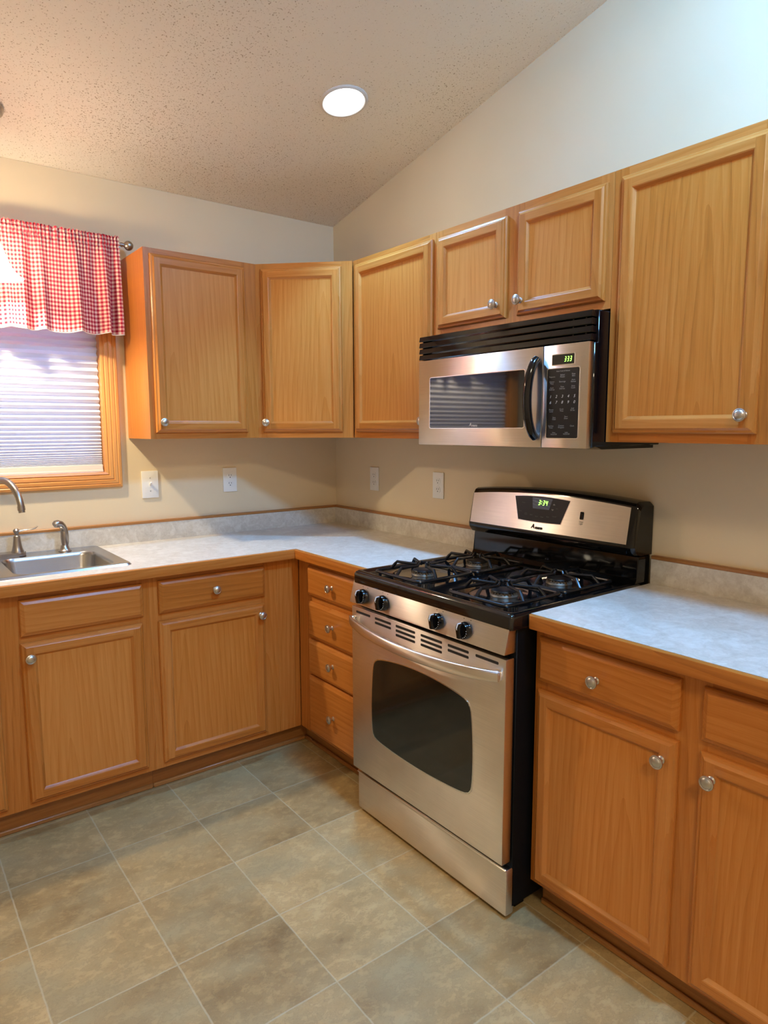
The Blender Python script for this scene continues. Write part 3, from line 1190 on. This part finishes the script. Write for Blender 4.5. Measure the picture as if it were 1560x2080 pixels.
# control panel
mb = MB(F)
pr = [(.660, .876), (.692, .884), (.7105, .812), (.7105, .806), (.660, .806)]
mb.prism(pr, 0, .002, W - .008, 2, bev=.003)
cp = mb.build('control_panel', 'stainless', rg)
tl = (.7105 - .692) / (.884 - .812)      # slope of the panel
for kx in (.079, .194, .470, .590):
    zc = .8395
    oo = .7105 - tl * (zc - .812) + .0005
    mb = MB(F)
    mb.lathe([(.0265, 0), (.0265, .007), (.0252, .014), (.0238, .0165), (0, .0170)], (kx, oo, zc), 1, 36)
    # grip bar
    mb.prism([(oo + .012, zc - .0235), (oo + .030, zc - .0200), (oo + .036, zc + .012), (oo + .031, zc + .0235), (oo + .012, zc + .0245)], 0, kx - .0062, kx + .0062, bev=.0022)
    kn = mb.build('control_knob', 'black_plastic', rg)
    mb = MB(F)
    for k in range(11):
        a = math.radians(-100 + k * 20 - 90)
        px_, pz_ = kx + .0205 * math.cos(a), zc + .0205 * math.sin(a)
        mb.lathe([(.0015, 0), (.0012, .0006), (.0, .0007)], (px_, oo + .0168, pz_), 1, 8)
    mb.build('dial_marks', 'knob_print', kn)
    mb = MB(F)
    mb.prism([(oo + .0350, zc + .006), (oo + .0368, zc + .0118), (oo + .0318, zc + .0244), (oo + .018, zc + .0252), (oo + .018, zc + .022)], 0, kx - .0022, kx + .0022)
    mb.build('pointer', 'knob_print', kn)
    for dxx in (-.014, .014):
        mb = MB(F)
        z_ = zc + .031
        mb.lathe([(.0018, 0), (0, .0004)], (kx + dxx, .7105 - tl * (z_ - .812) + .0003, z_), 1, 8)
        mb.build('panel_mark', 'badge_print', cp)
# oven door
DF = .7045
mb = MB(F)
mb.box((.006, .668, .178), (W - .008, DF, .7925), 2, bev=.004, seg=2)
dr = mb.build('oven_door', 'stainless', rg)


def window_outline(n=60, grow=0.0):
    """rounded barrel-shaped oven window, centre (.377,.49)"""
    cx, cz = .378, .488
    P = []
    hw, ht, hb = .250 + grow, .163 + grow, .166 + grow
    cor = [(-.236 - grow, .138 + grow), (.236 + grow, .138 + grow), (.244 + grow, -.150 - grow), (-.244 - grow, -.150 - grow)]

    def arc(p, q, bulge, m):
        r = []
        for i in range(m):
            t_ = i / m
            x = p[0] + (q[0] - p[0]) * t_
            z = p[1] + (q[1] - p[1]) * t_
            nx, nz = -(q[1] - p[1]), (q[0] - p[0])
            L = math.hypot(nx, nz)
            k = 4 * t_ * (1 - t_) * bulge
            r.append((x + nx / L * k, z + nz / L * k))
        return r
    raw = arc(cor[0], cor[1], .026, 24) + arc(cor[1], cor[2], .010, 20) + arc(cor[2], cor[3], .016, 24) + arc(cor[3], cor[0], .010, 20)
    # round the corners by repeated local averaging
    for _ in range(3):
        m = len(raw)
        raw = [((raw[i - 1][0] + raw[i][0] * 2 + raw[(i + 1) % m][0]) / 4, (raw[i - 1][1] + raw[i][1] * 2 + raw[(i + 1) % m][1]) / 4) for i in range(m)]
    return [(cx + x, cz + z) for x, z in raw]


A = window_outline(grow=.0035)
mb = MB(F)
mb.prism(A, 1, DF - .004, DF + .0012, bev=.0006)
mb.build('window_bead', 'polished_edge', dr)
A = window_outline()
mb = MB(F)
mb.prism(A, 1, DF - .004, DF + .0016)
mb.build('oven_window', 'oven_glass', dr)
mb = MB(F)
for x0, x1, zs in ((.034, .118, (.7755,)), (.146, .236, (.7755, .7600)), (.262, .362, (.7755, .7600, .7445)), (.390, .490, (.7755, .7600, .7445)), (.516, .606, (.7755, .7600)), (.634, .724, (.7755,))):
    for z_ in zs:
        mb.prism(rrect(x0, x1, z_ - .0042, z_ + .0042, .003, 3), 1, DF - .003, DF + .0004)
mb.build('vent_slots', 'slot_dark', dr)
# bowed handle
mb = MB(F)
n = 28
rings = []
for i in range(n + 1):
    t_ = i / n
    x = .012 + (.738 - .012) * t_
    q = 4 * t_ * (1 - t_)
    oc = DF + .012 + .046 * (q ** .75)
    zc = .744 - .015 * q
    hh = .0155 + .0025 * min(1, q * 2.0)
    th = .0060 + .0030 * min(1, q * 3)
    ring = []
    for k in range(16):
        a = 2 * math.pi * k / 16
        ca, sa = math.cos(a), math.sin(a)
        ex = .55
        ring.append(Vector((x, oc + th * math.copysign(abs(ca) ** ex, ca), zc + hh * math.copysign(abs(sa) ** ex, sa))))
    rings.append(ring)
fs = []
for a, b in zip(rings, rings[1:]):
    for k in range(16):
        fs.append([a[k], a[(k + 1) % 16], b[(k + 1) % 16], b[k]])
fs += [rings[0][::-1], rings[-1]]
mb.chunk(fs, 2, 0, True)
for x in (.020, .724):
    mb.box((x - .009, DF - .001, .729), (x + .015, DF + .017, .759), bev=.003)
mb.build('door_handle', 'stainless', dr, angle=60)
# storage drawer
mb = MB(F)
mb.box((.016, .655, .014), (W + .004 - .008, .6885, .160), 2, bev=.006, seg=2)
mb.box((.016, .684, .154), (W - .004, .694, .163), 2, bev=.003)
mb.build('storage_drawer', 'stainless', rg)
# backguard
BT = .20


def bg_top(x, zl=1.186, rise=.020, zr=1.188):
    t_ = min(max(x / W, 0), 1)
    return zl + (zr - zl) * t_ + rise * 4 * t_ * (1 - t_)


mb = MB(F)
xs = [0.0, .006, .014] + [.014 + (W - .028) * i / 20 for i in range(1, 20)] + [W - .014, W - .006, W]
sec = []
for x in xs:
    end = min(x, W - x)
    cut = max(0, .012 - end) * 1.0
    zt_ = bg_top(x) - cut
    zb_ = 1.006 + cut * .4
    # front profile: bottom bulge, leaning face, rolled top
    prof = [(.010, zb_), (.080, zb_), (.104, zb_ + .006), (.117, zb_ + .022), (.119, zb_ + .036), (.1165, 1.050), (.0945, zt_ - .018), (.088, zt_ - .006), (.074, zt_), (.010, zt_ - .004)]
    ins = max(0, .010 - end) * .9
    sec.append([Vector((x, o - (ins if o > .03 else 0), z)) for o, z in prof])
fs = []
m = len(sec[0])
for a, b in zip(sec, sec[1:]):
    for k in range(m):
        fs.append([a[k], a[(k + 1) % m], b[(k + 1) % m], b[k]])
fs += [sec[0][::-1], sec[-1]]
mb.chunk(fs, 0, 0, True)
mb.prism([(.012, .905), (.092, .905), (.098, .915), (.084, .930), (.080, 1.007), (.012, 1.007)], 0, .004, W - .004, 0, bev=.003)
bgd = mb.build('backguard', 'black_plastic', rg, angle=32)
# plane of the leaning face: from (.1165,1.05) up to (.0945, ~1.18)


def face_o(x, z):
    ztop = bg_top(x) - .018
    return .1165 + (.0945 - .1165) * (z - 1.050) / (ztop - 1.050)


def on_face(mb, poly, lift, mat=0, cols=1):
    """lay a polygon given as top/bottom curves over x on the leaning face"""
    mb.chunk([[Vector((x, face_o(x, z) + lift, z)) for x, z in q] for q in poly], 2, mat, False)


def curved_panel(x0, x1, zb, zt, n=24):
    qs = []
    for i in range(n):
        a = x0 + (x1 - x0) * i / n
        b = x0 + (x1 - x0) * (i + 1) / n
        qs.append([(a, zb(a)), (b, zb(b)), (b, zt(b)), (a, zt(a))])
    return qs


mb = MB(F)
on_face(mb, curved_panel(.014, W - .028, lambda x: 1.050 + .0 * x, lambda x: bg_top(x) - .0205), .0012)
ssp = mb.build('fascia_plate', 'stainless', rg)
mb = MB(F)
cx0, cx1 = .238, .492


def clip_panel(g_, n=20):
    zb = lambda x: 1.088 - g_ - .004 * 4 * ((x - cx0) / (cx1 - cx0)) * (1 - (x - cx0) / (cx1 - cx0))
    zt_ = lambda x: 1.1715 + g_ + .006 * 4 * ((x - cx0) / (cx1 - cx0)) * (1 - (x - cx0) / (cx1 - cx0))
    qs = []
    for i in range(n):
        ta, tb = i / n, (i + 1) / n
        def col(t_):
            xt = cx0 - g_ + (cx1 - cx0 + 2 * g_) * t_
            xb = cx0 + .028 - g_ + (cx1 - cx0 - .058 + 2 * g_) * t_
            return (xb, zb(xb)), (xt, zt_(xt))
        (b0, t0), (b1, t1) = col(ta), col(tb)
        qs.append([b0, b1, t1, t0])
    return qs


on_face(mb, clip_panel(.0022), .0017)
mb.build('display_bezel', 'polished_edge', ssp)
mb = MB(F)
on_face(mb, clip_panel(0), .0022)
dsp = mb.build('oven_display', 'keypad_black', rg)
mb = MB(F)
on_face(mb, [[(.330, 1.132), (.405, 1.132), (.416, 1.1725), (.322, 1.1725)]], .0025)
mb.build('display_glass', 'microwave_glass', dsp)
tlt = .0220 / .13
mb = MB(F)
add_digits(mb, '3:34', .352, face_o(.37, 1.146) + .0031, 1.146, .0095, .019, .0035, slant=.18, th=.16, tilt=tlt)
mb.build('clock_digits', 'green_digits', dsp)
mb = MB(F)
for tx_, x, z, sz in (('Clock', .283, 1.150, .0062), ('Timer', .272, 1.118, .0062), ('Keep\nWarm', .300, 1.110, .0056), ('Bake', .326, 1.108, .0062), ('Broil', .352, 1.104, .0062), ('Clean', .377, 1.104, .0062), ('Auto', .403, 1.107, .0062), ('Cancel', .432, 1.111, .0062), ('Start', .440, 1.140, .0056)):
    mb = MB(F)
    add_text(mb, tx_, x, face_o(x, z) + .0026, z, sz, tilt=tlt)
    mb.build('button_lettering', 'faint_print', dsp)
for z, sg in ((1.153, 1), (1.134, -1)):
    mb = MB(F)
    x = .425 if sg > 0 else .421
    mb.chunk([[Vector((x - .006, face_o(x, z) + .0026, z - sg * .002)), Vector((x + .006, face_o(x, z) + .0026, z - sg * .002)), Vector((x, face_o(x, z) + .0026 - tlt * sg * .003, z + sg * .0035))]])
    mb.build('arrow_mark', 'key_print', dsp)
mb = MB(F)
add_text(mb, 'A', .3400, face_o(.34, 1.0665) + .0022, 1.0665, .0215, tilt=tlt, shear=.22, bold=.0009)
add_text(mb, 'mana', .3672, face_o(.36, 1.0635) + .0022, 1.0635, .0160, tilt=tlt, shear=.22, bold=.0007)
mb.build('brand_lettering', 'badge_print', ssp)
mb = MB(F)
x, z = .548, 1.126
on = [(a, b) for a, b in rrect(x - .0075, x + .0075, z - .0135, z + .0135, .0035, 3)]
mb.chunk([[Vector((a, face_o(a, b) + .0026, b)) for a, b in on]])
mb.box((x - .005, face_o(x, z), z - .010), (x + .005, face_o(x, z) + .0055, z + .010), bev=.0015)
mb.build('rocker_switch', 'black_plastic', ssp)
mb = MB(F)
add_text(mb, 'Oven\nLight', x, face_o(x, 1.1) + .0016, 1.101, .0078, tilt=tlt)
mb.build('switch_lettering', 'faint_print', ssp)

# ------------------------------------------------------------------ microwave
F = FB(-1.1575)
W = .762
MF, MB0, MT = .387, 1.368, 1.768
mw = thing('microwave_oven', 'over-the-range stainless and black microwave hung under the short wall cabinet', 'microwave', (0, -1.1575 - W / 2, MB0))
mb = MB(F)
mb.box((.003, .003, MB0 + .006), (W - .0015, .350, MT), 2, bev=.002)
mb.box((.0, .345, MB0 + .003), (W - .0015, .366, 1.677), 2, bev=.003)
mb.prism([(.30, MB0 + .006), (.335, MB0 + .006), (.30, MB0 - .004), (.02, MB0 - .004), (.02, MB0 + .006)], 0, .10, W - .012)
mb.build('housing', 'black_plastic', mw)
# vent grille: four louvre bars
mb = MB(F)
mb.box((.006, .345, 1.679), (W - .003, .356, MT), 0)
for i in range(4):
    z0 = 1.681 + i * .0222
    mb.prism([(.352, z0), (.3835, z0), (.3850, z0 + .002), (.3822, z0 + .0172), (.3790, z0 + .0186), (.352, z0 + .0170)], 0, .0, W - .004, bev=.001)
for x in (.014, .69, .735):
    mb.box((x - .003, .352, 1.680), (x + .003, .376, MT - .002))
mb.build('vent_grille', 'black_plastic', mw)
# door
DX = .5895
mb = MB(F)
mb.box((.001, .364, MB0), (DX, MF, 1.6775), 2, bev=.003, seg=2)
md = mb.build('door', 'stainless', mw)
mb = MB(F)
mb.prism(rrect(.0635, .5205, 1.4275, 1.6145, .007), 1, MF - .002, MF + .0008)
mb.build('window_bead', 'polished_edge', md)
mb = MB(F)
mb.prism(rrect(.066, .518, 1.430, 1.612, .006), 1, MF - .002, MF + .0012)
mb.build('window_glass', 'microwave_glass', md)
mb = MB(F)
add_text(mb, 'A', .2785, MF + .0016, 1.4405, .0165, shear=.22, bold=.0004)
add_text(mb, 'mana', .299, MF + .0016, 1.4380, .0125, shear=.22, bold=.0003)
mb.build('brand_lettering', 'badge_silver', md)
# handle: long bow
mb = MB(F)
pp, rr = [], []
for i in range(25):
    t_ = i / 24
    q = 4 * t_ * (1 - t_)
    pp.append(Vector((.5690 - .005 * q, MF + .004 + .036 * q ** .6, 1.400 + .240 * t_)))
    rr.append(.0130 + .0015 * q)
mb.tube(pp, rr, 14, flat=1.0)
mb.build('door_handle', 'black_plastic', md)
# control panel
mb = MB(F)
mb.box((DX + .002, .364, MB0), (W - .006, MF, 1.6775), 2, bev=.003, seg=2)
cpn = mb.build('control_panel', 'stainless', mw)
for nm, a in (('a', (.624, .708, 1.6155, 1.6495)), ('b', (.6075, .7275, 1.3965, 1.6085))):
    mb = MB(F)
    mb.prism(rrect(*a, .006 if nm == 'b' else .003), 1, MF - .002, MF + .0008)
    mb.build('bezel', 'polished_edge', cpn)
mb = MB(F)
mb.prism(rrect(.6265, .7060, 1.6180, 1.6475, .002), 1, MF - .002, MF + .0012)
ds = mb.build('clock_display', 'microwave_glass', mw)
mb = MB(F)
add_digits(mb, '333', .6700, MF + .0016, 1.6250, .0068, .0155, .0030, slant=.16)
mb.build('clock_digits', 'green_digits', ds)
mb = MB(F)
mb.prism(rrect(.6095, .7255, 1.3985, 1.6065, .005), 1, MF - .002, MF + .0012)
kp = mb.build('keypad', 'keypad_black', mw)
mb = MB(F)
ot = MF + .0016
cl = (.6275, .6660, .7060)
keys = [('Auto Cook & Reheat', .668, 1.5985, .0058),
        ('Popcorn', cl[0], 1.5825, .0064), ('Baked\nPotato', cl[1], 1.5840, .0064), ('Pizza\nSlice', cl[2], 1.5850, .0064),
        ('Dinner\nPlate', cl[0], 1.5650, .0064), ('Beverage', cl[1], 1.5670, .0064), ('Auto\nReheat', cl[2], 1.5680, .0064),
        ('Auto\nDefrost', cl[0], 1.5470, .0064), ('Time\nDefrost', cl[1], 1.5490, .0064), ('Auto\nCook', cl[2], 1.5500, .0064),
        ('Power\nLevel', cl[0], 1.4810, .0064), ('Cook\nTime', cl[1], 1.4825, .0064), ('Add\n30 Sec', cl[2], 1.4840, .0064),
        ('Stop\nClear', .639, 1.4575, .0064), ('Start\nEnter', .683, 1.4600, .0064),
        ('Kitchen\nTimer', cl[0], 1.4320, .0064), ('Custom\nProgram', cl[1], 1.4330, .0064), ('Clock', cl[2], 1.4350, .0064),
        ('Vent\nHi/Lo/Off', .639, 1.4120, .0060), ('Light\nHi/Lo/Off', .686, 1.4130, .0060)]
for tx_, x, z, sz in keys:
    mb = MB(F)
    add_text(mb, tx_, x, ot, z, sz)
    mb.build('key_lettering', 'key_print', kp)
for i, d_ in enumerate('12345'):
    mb = MB(F)
    add_text(mb, d_, .6225 + i * .0220, ot, 1.5230, .0120, shear=.3)
    mb.build('key_digit', 'knob_print', kp)
for i, d_ in enumerate('67890'):
    mb = MB(F)
    add_text(mb, d_, .6225 + i * .0220, ot, 1.5055, .0120, shear=.3)
    mb.build('key_digit', 'knob_print', kp)

# ------------------------------------------------------------------ wall plates
WPW, WPH = .072, .119


def plate(mb, s, z):
    mb.box((s - WPW / 2, .0005, z - WPH / 2), (s + WPW / 2, .0062, z + WPH / 2), bev=.002, seg=2)


def outlet(F, s, z, loc, label):
    c = thing('wall_outlet', label, 'outlet', loc, 'duplex wall outlets')
    mb = MB(F)
    plate(mb, s, z)
    mb.build('cover_plate', 'white_plate', c)
    for dz in (-.0195, .0195):
        mb = MB(F)
        o_ = []
        for k in range(28):
            a = 2 * math.pi * k / 28
            o_.append((s + .0172 * math.cos(a), z + dz + max(-.0135, min(.0135, .0172 * math.sin(a)))))
        mb.prism(o_, 1, .004, .0078, bev=.0006)
        rc = mb.build('receptacle', 'white_plate', c)
        mb = MB(F)
        for dx, hh in ((-.0064, .0042), (.0064, .0034)):
            mb.box((s + dx - .0011, .0074, z + dz + .0035 - hh), (s + dx + .0011, .00795, z + dz + .0035 + hh))
        mb.lathe([(.0026, 0), (0, .0003)], (s, .0078, z + dz - .0075), 1, 12)
        mb.build('slots', 'slot_dark', rc)
    mb = MB(F)
    mb.lathe([(.003, 0), (.0024, .0009), (0, .001)], (s, .0061, z), 1, 12)
    mb.build('screw', 'white_plate', c)
    return c


outlet(FA(0), -.634, 1.177, (-.634, 0, 1.177), 'white duplex outlet on the window wall, right of the light switch')
outlet(FB(0), .362, 1.172, (0, -.362, 1.172), 'white duplex outlet on the range wall, the one nearest the room corner')
outlet(FB(0), .848, 1.170, (0, -.848, 1.170), 'white duplex outlet on the range wall, the one nearest the range')
F = FA(0)
s, z = -1.030, 1.174
c = thing('light_switch', 'white toggle light switch on the wall just right of the window', 'switch', (s, 0, z))
mb = MB(F)
mb.box((s - .038, .0005, z - .0625), (s + .038, .0068, z + .0625), bev=.0022, seg=2)
mb.build('cover_plate', 'white_plate', c)
mb = MB(F)
mb.box((s - .0055, .0060, z - .012), (s + .0055, .0078, z + .012))
mb.prism([(.006, z - .004), (.006, z + .006), (.021, z + .013), (.023, z + .008), (.010, z - .004)], 0, s - .0042, s + .0042, bev=.0012)
mb.build('toggle', 'white_plate', c)
for dz in (-.030, .030):
    mb = MB(F)
    mb.lathe([(.003, 0), (.0024, .0009), (0, .001)], (s, .0067, z + dz), 1, 12)
    mb.build('screw', 'nickel', c)

# ------------------------------------------------------------------ window dressing
c = thing('pleated_blind', 'white pleated cellular blind lowered inside the oak window frame', 'blind', (-1.70, .03, WZ0))
bx0, bx1 = WX0 + .016, WX1 - .0085
zs = [1.272]
step = .0028
while zs[-1] < WZ1 - .05:
    k = len(zs)
    f_ = min(1, (k / 22.0) ** 1.35)
    zs.append(zs[-1] + .0040 + (.0315 - .0040) * f_)
mb = MB()
fs = []
yb, yf = .040, .018
prev = None
for za, zb in zip(zs, zs[1:]):
    hgt = zb - za
    dep = min(.016, .004 + hgt * .42)
    zm = za + hgt * .52
    A = [(bx0, yb - .002, za), (bx1, yb - .002, za)]
    Bm = [(bx0, yb - .002 - dep, zm), (bx1, yb - .002 - dep, zm)]
    Cc = [(bx0, yb - .002, zb), (bx1, yb - .002, zb)]
    fs.append([Vector(A[0]), Vector(A[1]), Vector(Bm[1]), Vector(Bm[0])])
    fs.append([Vector(Bm[0]), Vector(Bm[1]), Vector(Cc[1]), Vector(Cc[0])])
    A2 = [(x, y + .006, z) for x, y, z in A]
    B2 = [(x, yb + .004 + dep, z) for x, y, z in Bm]
    C2 = [(x, y + .006, z) for x, y, z in Cc]
    fs.append([Vector(A2[0]), Vector(A2[1]), Vector(B2[1]), Vector(B2[0])])
    fs.append([Vector(B2[0]), Vector(B2[1]), Vector(C2[1]), Vector(C2[0])])
mb.chunk(fs, 0)
mb.build('pleated_fabric', 'shade_fabric', c)
mb = MB()
mb.box((bx0, .022, 1.243), (bx1, .052, 1.2722), 0, bev=.002)
mb.box((bx0, .020, 1.240), (bx1, .054, 1.249), 0, bev=.0015)
mb.build('bottom_rail', 'rail_cream', c)
mb = MB()
mb.box((bx0, .016, zs[-1]), (bx1, .056, WZ1 - .0125), 0, bev=.002)
mb.build('head_rail', 'rail_cream', c)

RODZ, RODY = 2.207, -.078
c = thing('curtain_rod', 'brushed nickel curtain rod with ball finial above the window', 'curtain rod', (-1.70, RODY, RODZ))
mb = MB()
mb.tube([(-2.28, RODY, RODZ), (-1.120, RODY, RODZ)], .008, 14)
mb.build('rod', 'dark_nickel', c)
for x, sg in ((-1.120, 1), (-2.28, -1)):
    mb = MB()
    mb.lathe([(.0095, 0), (.0095, .006), (.006, .009), (.006, .012), (.012, .016), (.018, .022), (.0205, .031), (.0185, .040), (.012, .048), (.004, .0515), (0, .052)], (x - sg * .012, RODY, RODZ), 0, 24, sgn=sg)
    mb.build('finial', 'dark_nickel', c)
    mb = MB()
    xx = x - sg * .020
    mb.box((xx - .004, RODY - .004, RODZ - .013), (xx + .004, -.001, RODZ - .0082))
    mb.box((xx - .008, -.005, RODZ - .035), (xx + .008, -.0005, RODZ + .02))
    mb.build('bracket', 'dark_nickel', c)
# valance
c = thing('window_valance', 'red and white gingham valance gathered on the rod above the window', 'curtain', (-1.70, RODY, 1.825))
mb = MB()
xa, xb = -2.255, -1.143
NX = 700
rows = []
zrel = [(2.236, 'ruff'), (2.228, 'ruff'), (2.219, 'pinch'), (2.213, 'rodt'), (2.207, 'rod'), (2.200, 'rodb'), (2.193, 'pinch'), (2.184, 'b'), (2.17, 'b'), (2.15, 'b'), (2.12, 'b'), (2.08, 'b'), (2.03, 'b'), (1.98, 'b'), (1.93, 'b'), (1.88, 'b'), (1.85, 'b'), (1.836, 'b'), (1.826, 'b')]
rng = random.Random(3)
ph = [rng.uniform(0, 6.28) for _ in range(12)]


def warp(t_):
    return t_ + .010 * math.sin(t_ * 17 + ph[0]) + .006 * math.sin(t_ * 41 + ph[1])


grid = []
for zi, (z, kd) in enumerate(zrel):
    row = []
    for i in range(NX + 1):
        t_ = i / NX
        x = xa + (xb - xa) * t_
        q = warp(x)
        big = math.sin(q * 2 * math.pi / .105 + ph[2] + .9 * math.sin(q * 2 * math.pi / .23 + ph[8])) + .45 * math.sin(q * 2 * math.pi / .061 + ph[3])
        fine = math.sin(q * 2 * math.pi / .0165 + ph[4] + 1.2 * math.sin(q * 30)) + .5 * math.sin(q * 2 * math.pi / .0098 + ph[5])
        dn_ = max(0, min(1, (2.19 - z) / .30))
        amp = .0030 + .0170 * dn_ ** .75
        fa = .0050 * math.exp(-max(0, 2.19 - z) / .035)
        off = {'ruff': -.006, 'pinch': -.006, 'rodt': -.0105, 'rod': -.012, 'rodb': -.0105, 'b': -.012}[kd]
        y = RODY + off + (amp * big if kd == 'b' else .002 * big) + fa * fine * (1.2 if kd == 'ruff' else .7)
        if kd != 'b':
            y = min(y, RODY - .0095) if kd in ('rod', 'rodt', 'rodb') else y
        zz = z
        if kd == 'ruff':
            zz += .0026 * math.sin(q * 2 * math.pi / .0145 + ph[6] + 2 * math.sin(q * 23)) + .0012 * math.sin(q * 2 * math.pi / .0061)
        if z < 1.9:
            zz += (.004 * math.sin(q * 2 * math.pi / .118 + ph[2] + .8) + .003 * math.sin(q * 9 + ph[7])) * (1.9 - z) / .075
        xx = x + .004 * dn_ * math.cos(q * 2 * math.pi / .118 + ph[2])
        row.append(Vector((xx, y, zz)))
    grid.append(row)
fs, uvs = [], []
fs_h, uvs_h = [], []
GA = 1.32       # gathering: cloth length per metre of rod
vz = [0.0]
for a, b in zip(zrel, zrel[1:]):
    vz.append(vz[-1] + abs(a[0] - b[0]) * 1.02)
for r in range(len(grid) - 1):
    for i in range(NX):
        f = [grid[r][i], grid[r][i + 1], grid[r + 1][i + 1], grid[r + 1][i]]
        uu = [(xa + (xb - xa) * k / NX) * GA + 4 for k in (i, i + 1, i + 1, i)]
        fs.append(f)
        uvs.append([(uu[0], vz[r]), (uu[1], vz[r]), (uu[2], vz[r + 1]), (uu[3], vz[r + 1])])
mb.chunk(fs, 0, 0, True, uvs=uvs)
# back of the rod pocket
rowf, rowb = grid[2], None
bk = []
for z, off in ((2.219, -.006), (2.214, .0095), (2.207, .0105), (2.200, .0095), (2.193, -.006)):
    bk.append([Vector((p.x, RODY + off if off > 0 else grid[2 if z > 2.2 else 6][i].y, z)) for i, p in enumerate(grid[2])])
fs, uvs = [], []
for r in range(len(bk) - 1):
    for i in range(0, NX, 4):
        fs.append([bk[r][i], bk[r][i + 4], bk[r + 1][i + 4], bk[r + 1][i]])
        uvs.append([(4 + xa + i * .002, .01 * r)] * 4)
mb.chunk(fs, 0, 0, True, uvs=uvs)
mb.build('cloth', 'gingham_cloth', c, angle=180)
mb = MB()
fs = []
for i in range(NX):
    p, q_ = grid[-1][i], grid[-1][i + 1]
    dv = Vector((0, -.0012, 0))
    dz = Vector((0, 0, .0042))
    fs.append([p + dv, q_ + dv, q_ + dv + dz, p + dv + dz])
    fs.append([p + dv, q_ + dv, q_ - dv * .4, p - dv * .4])
mb.chunk(fs, 0, 0, True)
mb.build('hem', 'hem_white', c, angle=180)

# ------------------------------------------------------------------ lamps
# pendant over the sink
PX, PY = -1.655, -.285
zc0 = ceil_z(PY)
c = thing('pendant_lamp', 'lit white glass bell pendant lamp hanging in front of the gingham valance', 'lamp', (PX, PY, zc0))
mb = MB()
mb.lathe([(.0, 0), (.074, 0), (.076, -.007), (.070, -.020), (.046, -.030), (.012, -.034), (.008, -.045), (0, -.045)], (PX, PY, zc0 + .004), 2, 32)
mb.build('ceiling_canopy', 'dark_nickel', c)
mb = MB()
mb.tube([(PX, PY, zc0 - .03), (PX, PY, 2.15)], .0055, 12)
mb.lathe([(.0, .05), (.010, .05), (.014, .042), (.022, .032), (.030, .016), (.0325, -.002), (.0325, -.012), (.029, -.012), (.026, .01), (.0, .02)], (PX, PY, 2.108), 2, 28)
mb.build('stem', 'dark_nickel', c)
mb = MB()
pf = [(.0300, 2.102), (.0350, 2.090), (.0430, 2.070), (.0510, 2.047), (.0600, 2.022), (.0720, 2.000), (.0880, 1.982), (.1000, 1.974), (.1040, 1.9725)]
mb.lathe([(r, z) for r, z in pf] + [(r - .004, z - .0005) for r, z in pf[::-1][1:]], (PX, PY, 0), 2, 48)
mb.ch[-1] = (mb.ch[-1][0][:-2],) + mb.ch[-1][1:]
mb.build('glass_shade', 'frosted_lamp_glass', c, angle=60)
ld = bpy.data.lights.new('bulb_light', 'POINT')
ld.energy = PENDANT_W
ld.color = WARM
ld.shadow_soft_size = .028
lo = bpy.data.objects.new('bulb_light', ld)
COL.objects.link(lo)
lo.parent = c
lo.location = (0, 0, 2.032 - zc0)


def can(x, y, label, spot=0.0):
    zc = ceil_z(y)
    c = thing('recessed_light', label, 'light', (x, y, zc), 'recessed ceiling lights')
    sl = SLOPE if y > RIDGE else 0.0
    ln = math.sqrt(1 + sl * sl)

    def FC(p):                     # frame on the sloping ceiling, third axis along its normal
        return Vector((x + p[0], y + (p[1] - sl * p[2]) / ln, zc + (-sl * p[1] - p[2]) / ln))
    mb = MB(FC)
    mb.lathe([(.078, -.0015), (.0785, .004), (.082, .0065), (.089, .0055), (.0935, .0015), (.0935, .0)], (0, 0, 0), 2, 48)
    mb.ch[-1] = (mb.ch[-1][0][:-2],) + mb.ch[-1][1:]
    mb.build('trim_ring', 'can_trim', c)
    mb = MB(FC)
    mb.lathe([(.0785, .0008), (.070, .0030), (.04, .0045), (.0, .005)], (0, 0, 0), 2, 48)
    mb.ch[-1] = (mb.ch[-1][0][:-1],) + mb.ch[-1][1:]
    mb.build('lens', 'lens_soft', c)
    if spot:
        ld = bpy.data.lights.new('beam_light', 'SPOT')
        ld.energy = spot
        ld.color = COOL
        ld.spot_size = math.radians(104)
        ld.spot_blend = 0.45
        ld.shadow_soft_size = .06
        lo = bpy.data.objects.new('beam_light', ld)
        COL.objects.link(lo)
        lo.parent = c
        nrm = Vector((0, -sl / ln, -1 / ln))
        lo.location = nrm * .012
        lo.rotation_euler = nrm.to_track_quat('-Z', 'Y').to_euler()


can(-.512, -.858, 'round white recessed light, glowing in the sloped ceiling near the corner', SPOT_W)

# added stand-in for an unseen cool source, domed to light the upper right wall
KXY = (-.85, -2.66)
zc = ceil_z(KXY[1])
c = thing('fill_lamp', 'unseen cool dome lamp added above the right counter to light the upper wall', 'lamp', (*KXY, zc))
mb = MB()
mb.lathe([(.0, .04), (.19, .04), (.19, -.05), (.172, -.052)], (*KXY, zc), 2, 48)
mb.build('lamp_pan', 'can_trim', c)
mb = MB()
mb.lathe([(.171, -.050), (.166, -.085), (.145, -.118), (.10, -.140), (.05, -.150), (0, -.153)], (*KXY, zc), 2, 48)
mb.build('diffuser', 'cool_fill_glow', c)

# warm fill lamp added out of view behind the camera
DXY = (-2.5, -4.6)
zc = ceil_z(DXY[1])
c = thing('fill_lamp', 'unseen round warm lamp added behind the camera as fill light', 'lamp', (*DXY, zc))
mb = MB()
mb.lathe([(.0, 0), (.30, 0), (.30, -.03), (.285, -.03)], (*DXY, zc), 2, 48)
mb.build('lamp_pan', 'can_trim', c)
mb = MB()
mb.lathe([(.285, -.028), (.27, -.06), (.2, -.09), (.1, -.105), (0, -.11)], (*DXY, zc), 2, 48)
mb.build('diffuser', 'warm_fill_glow', c)
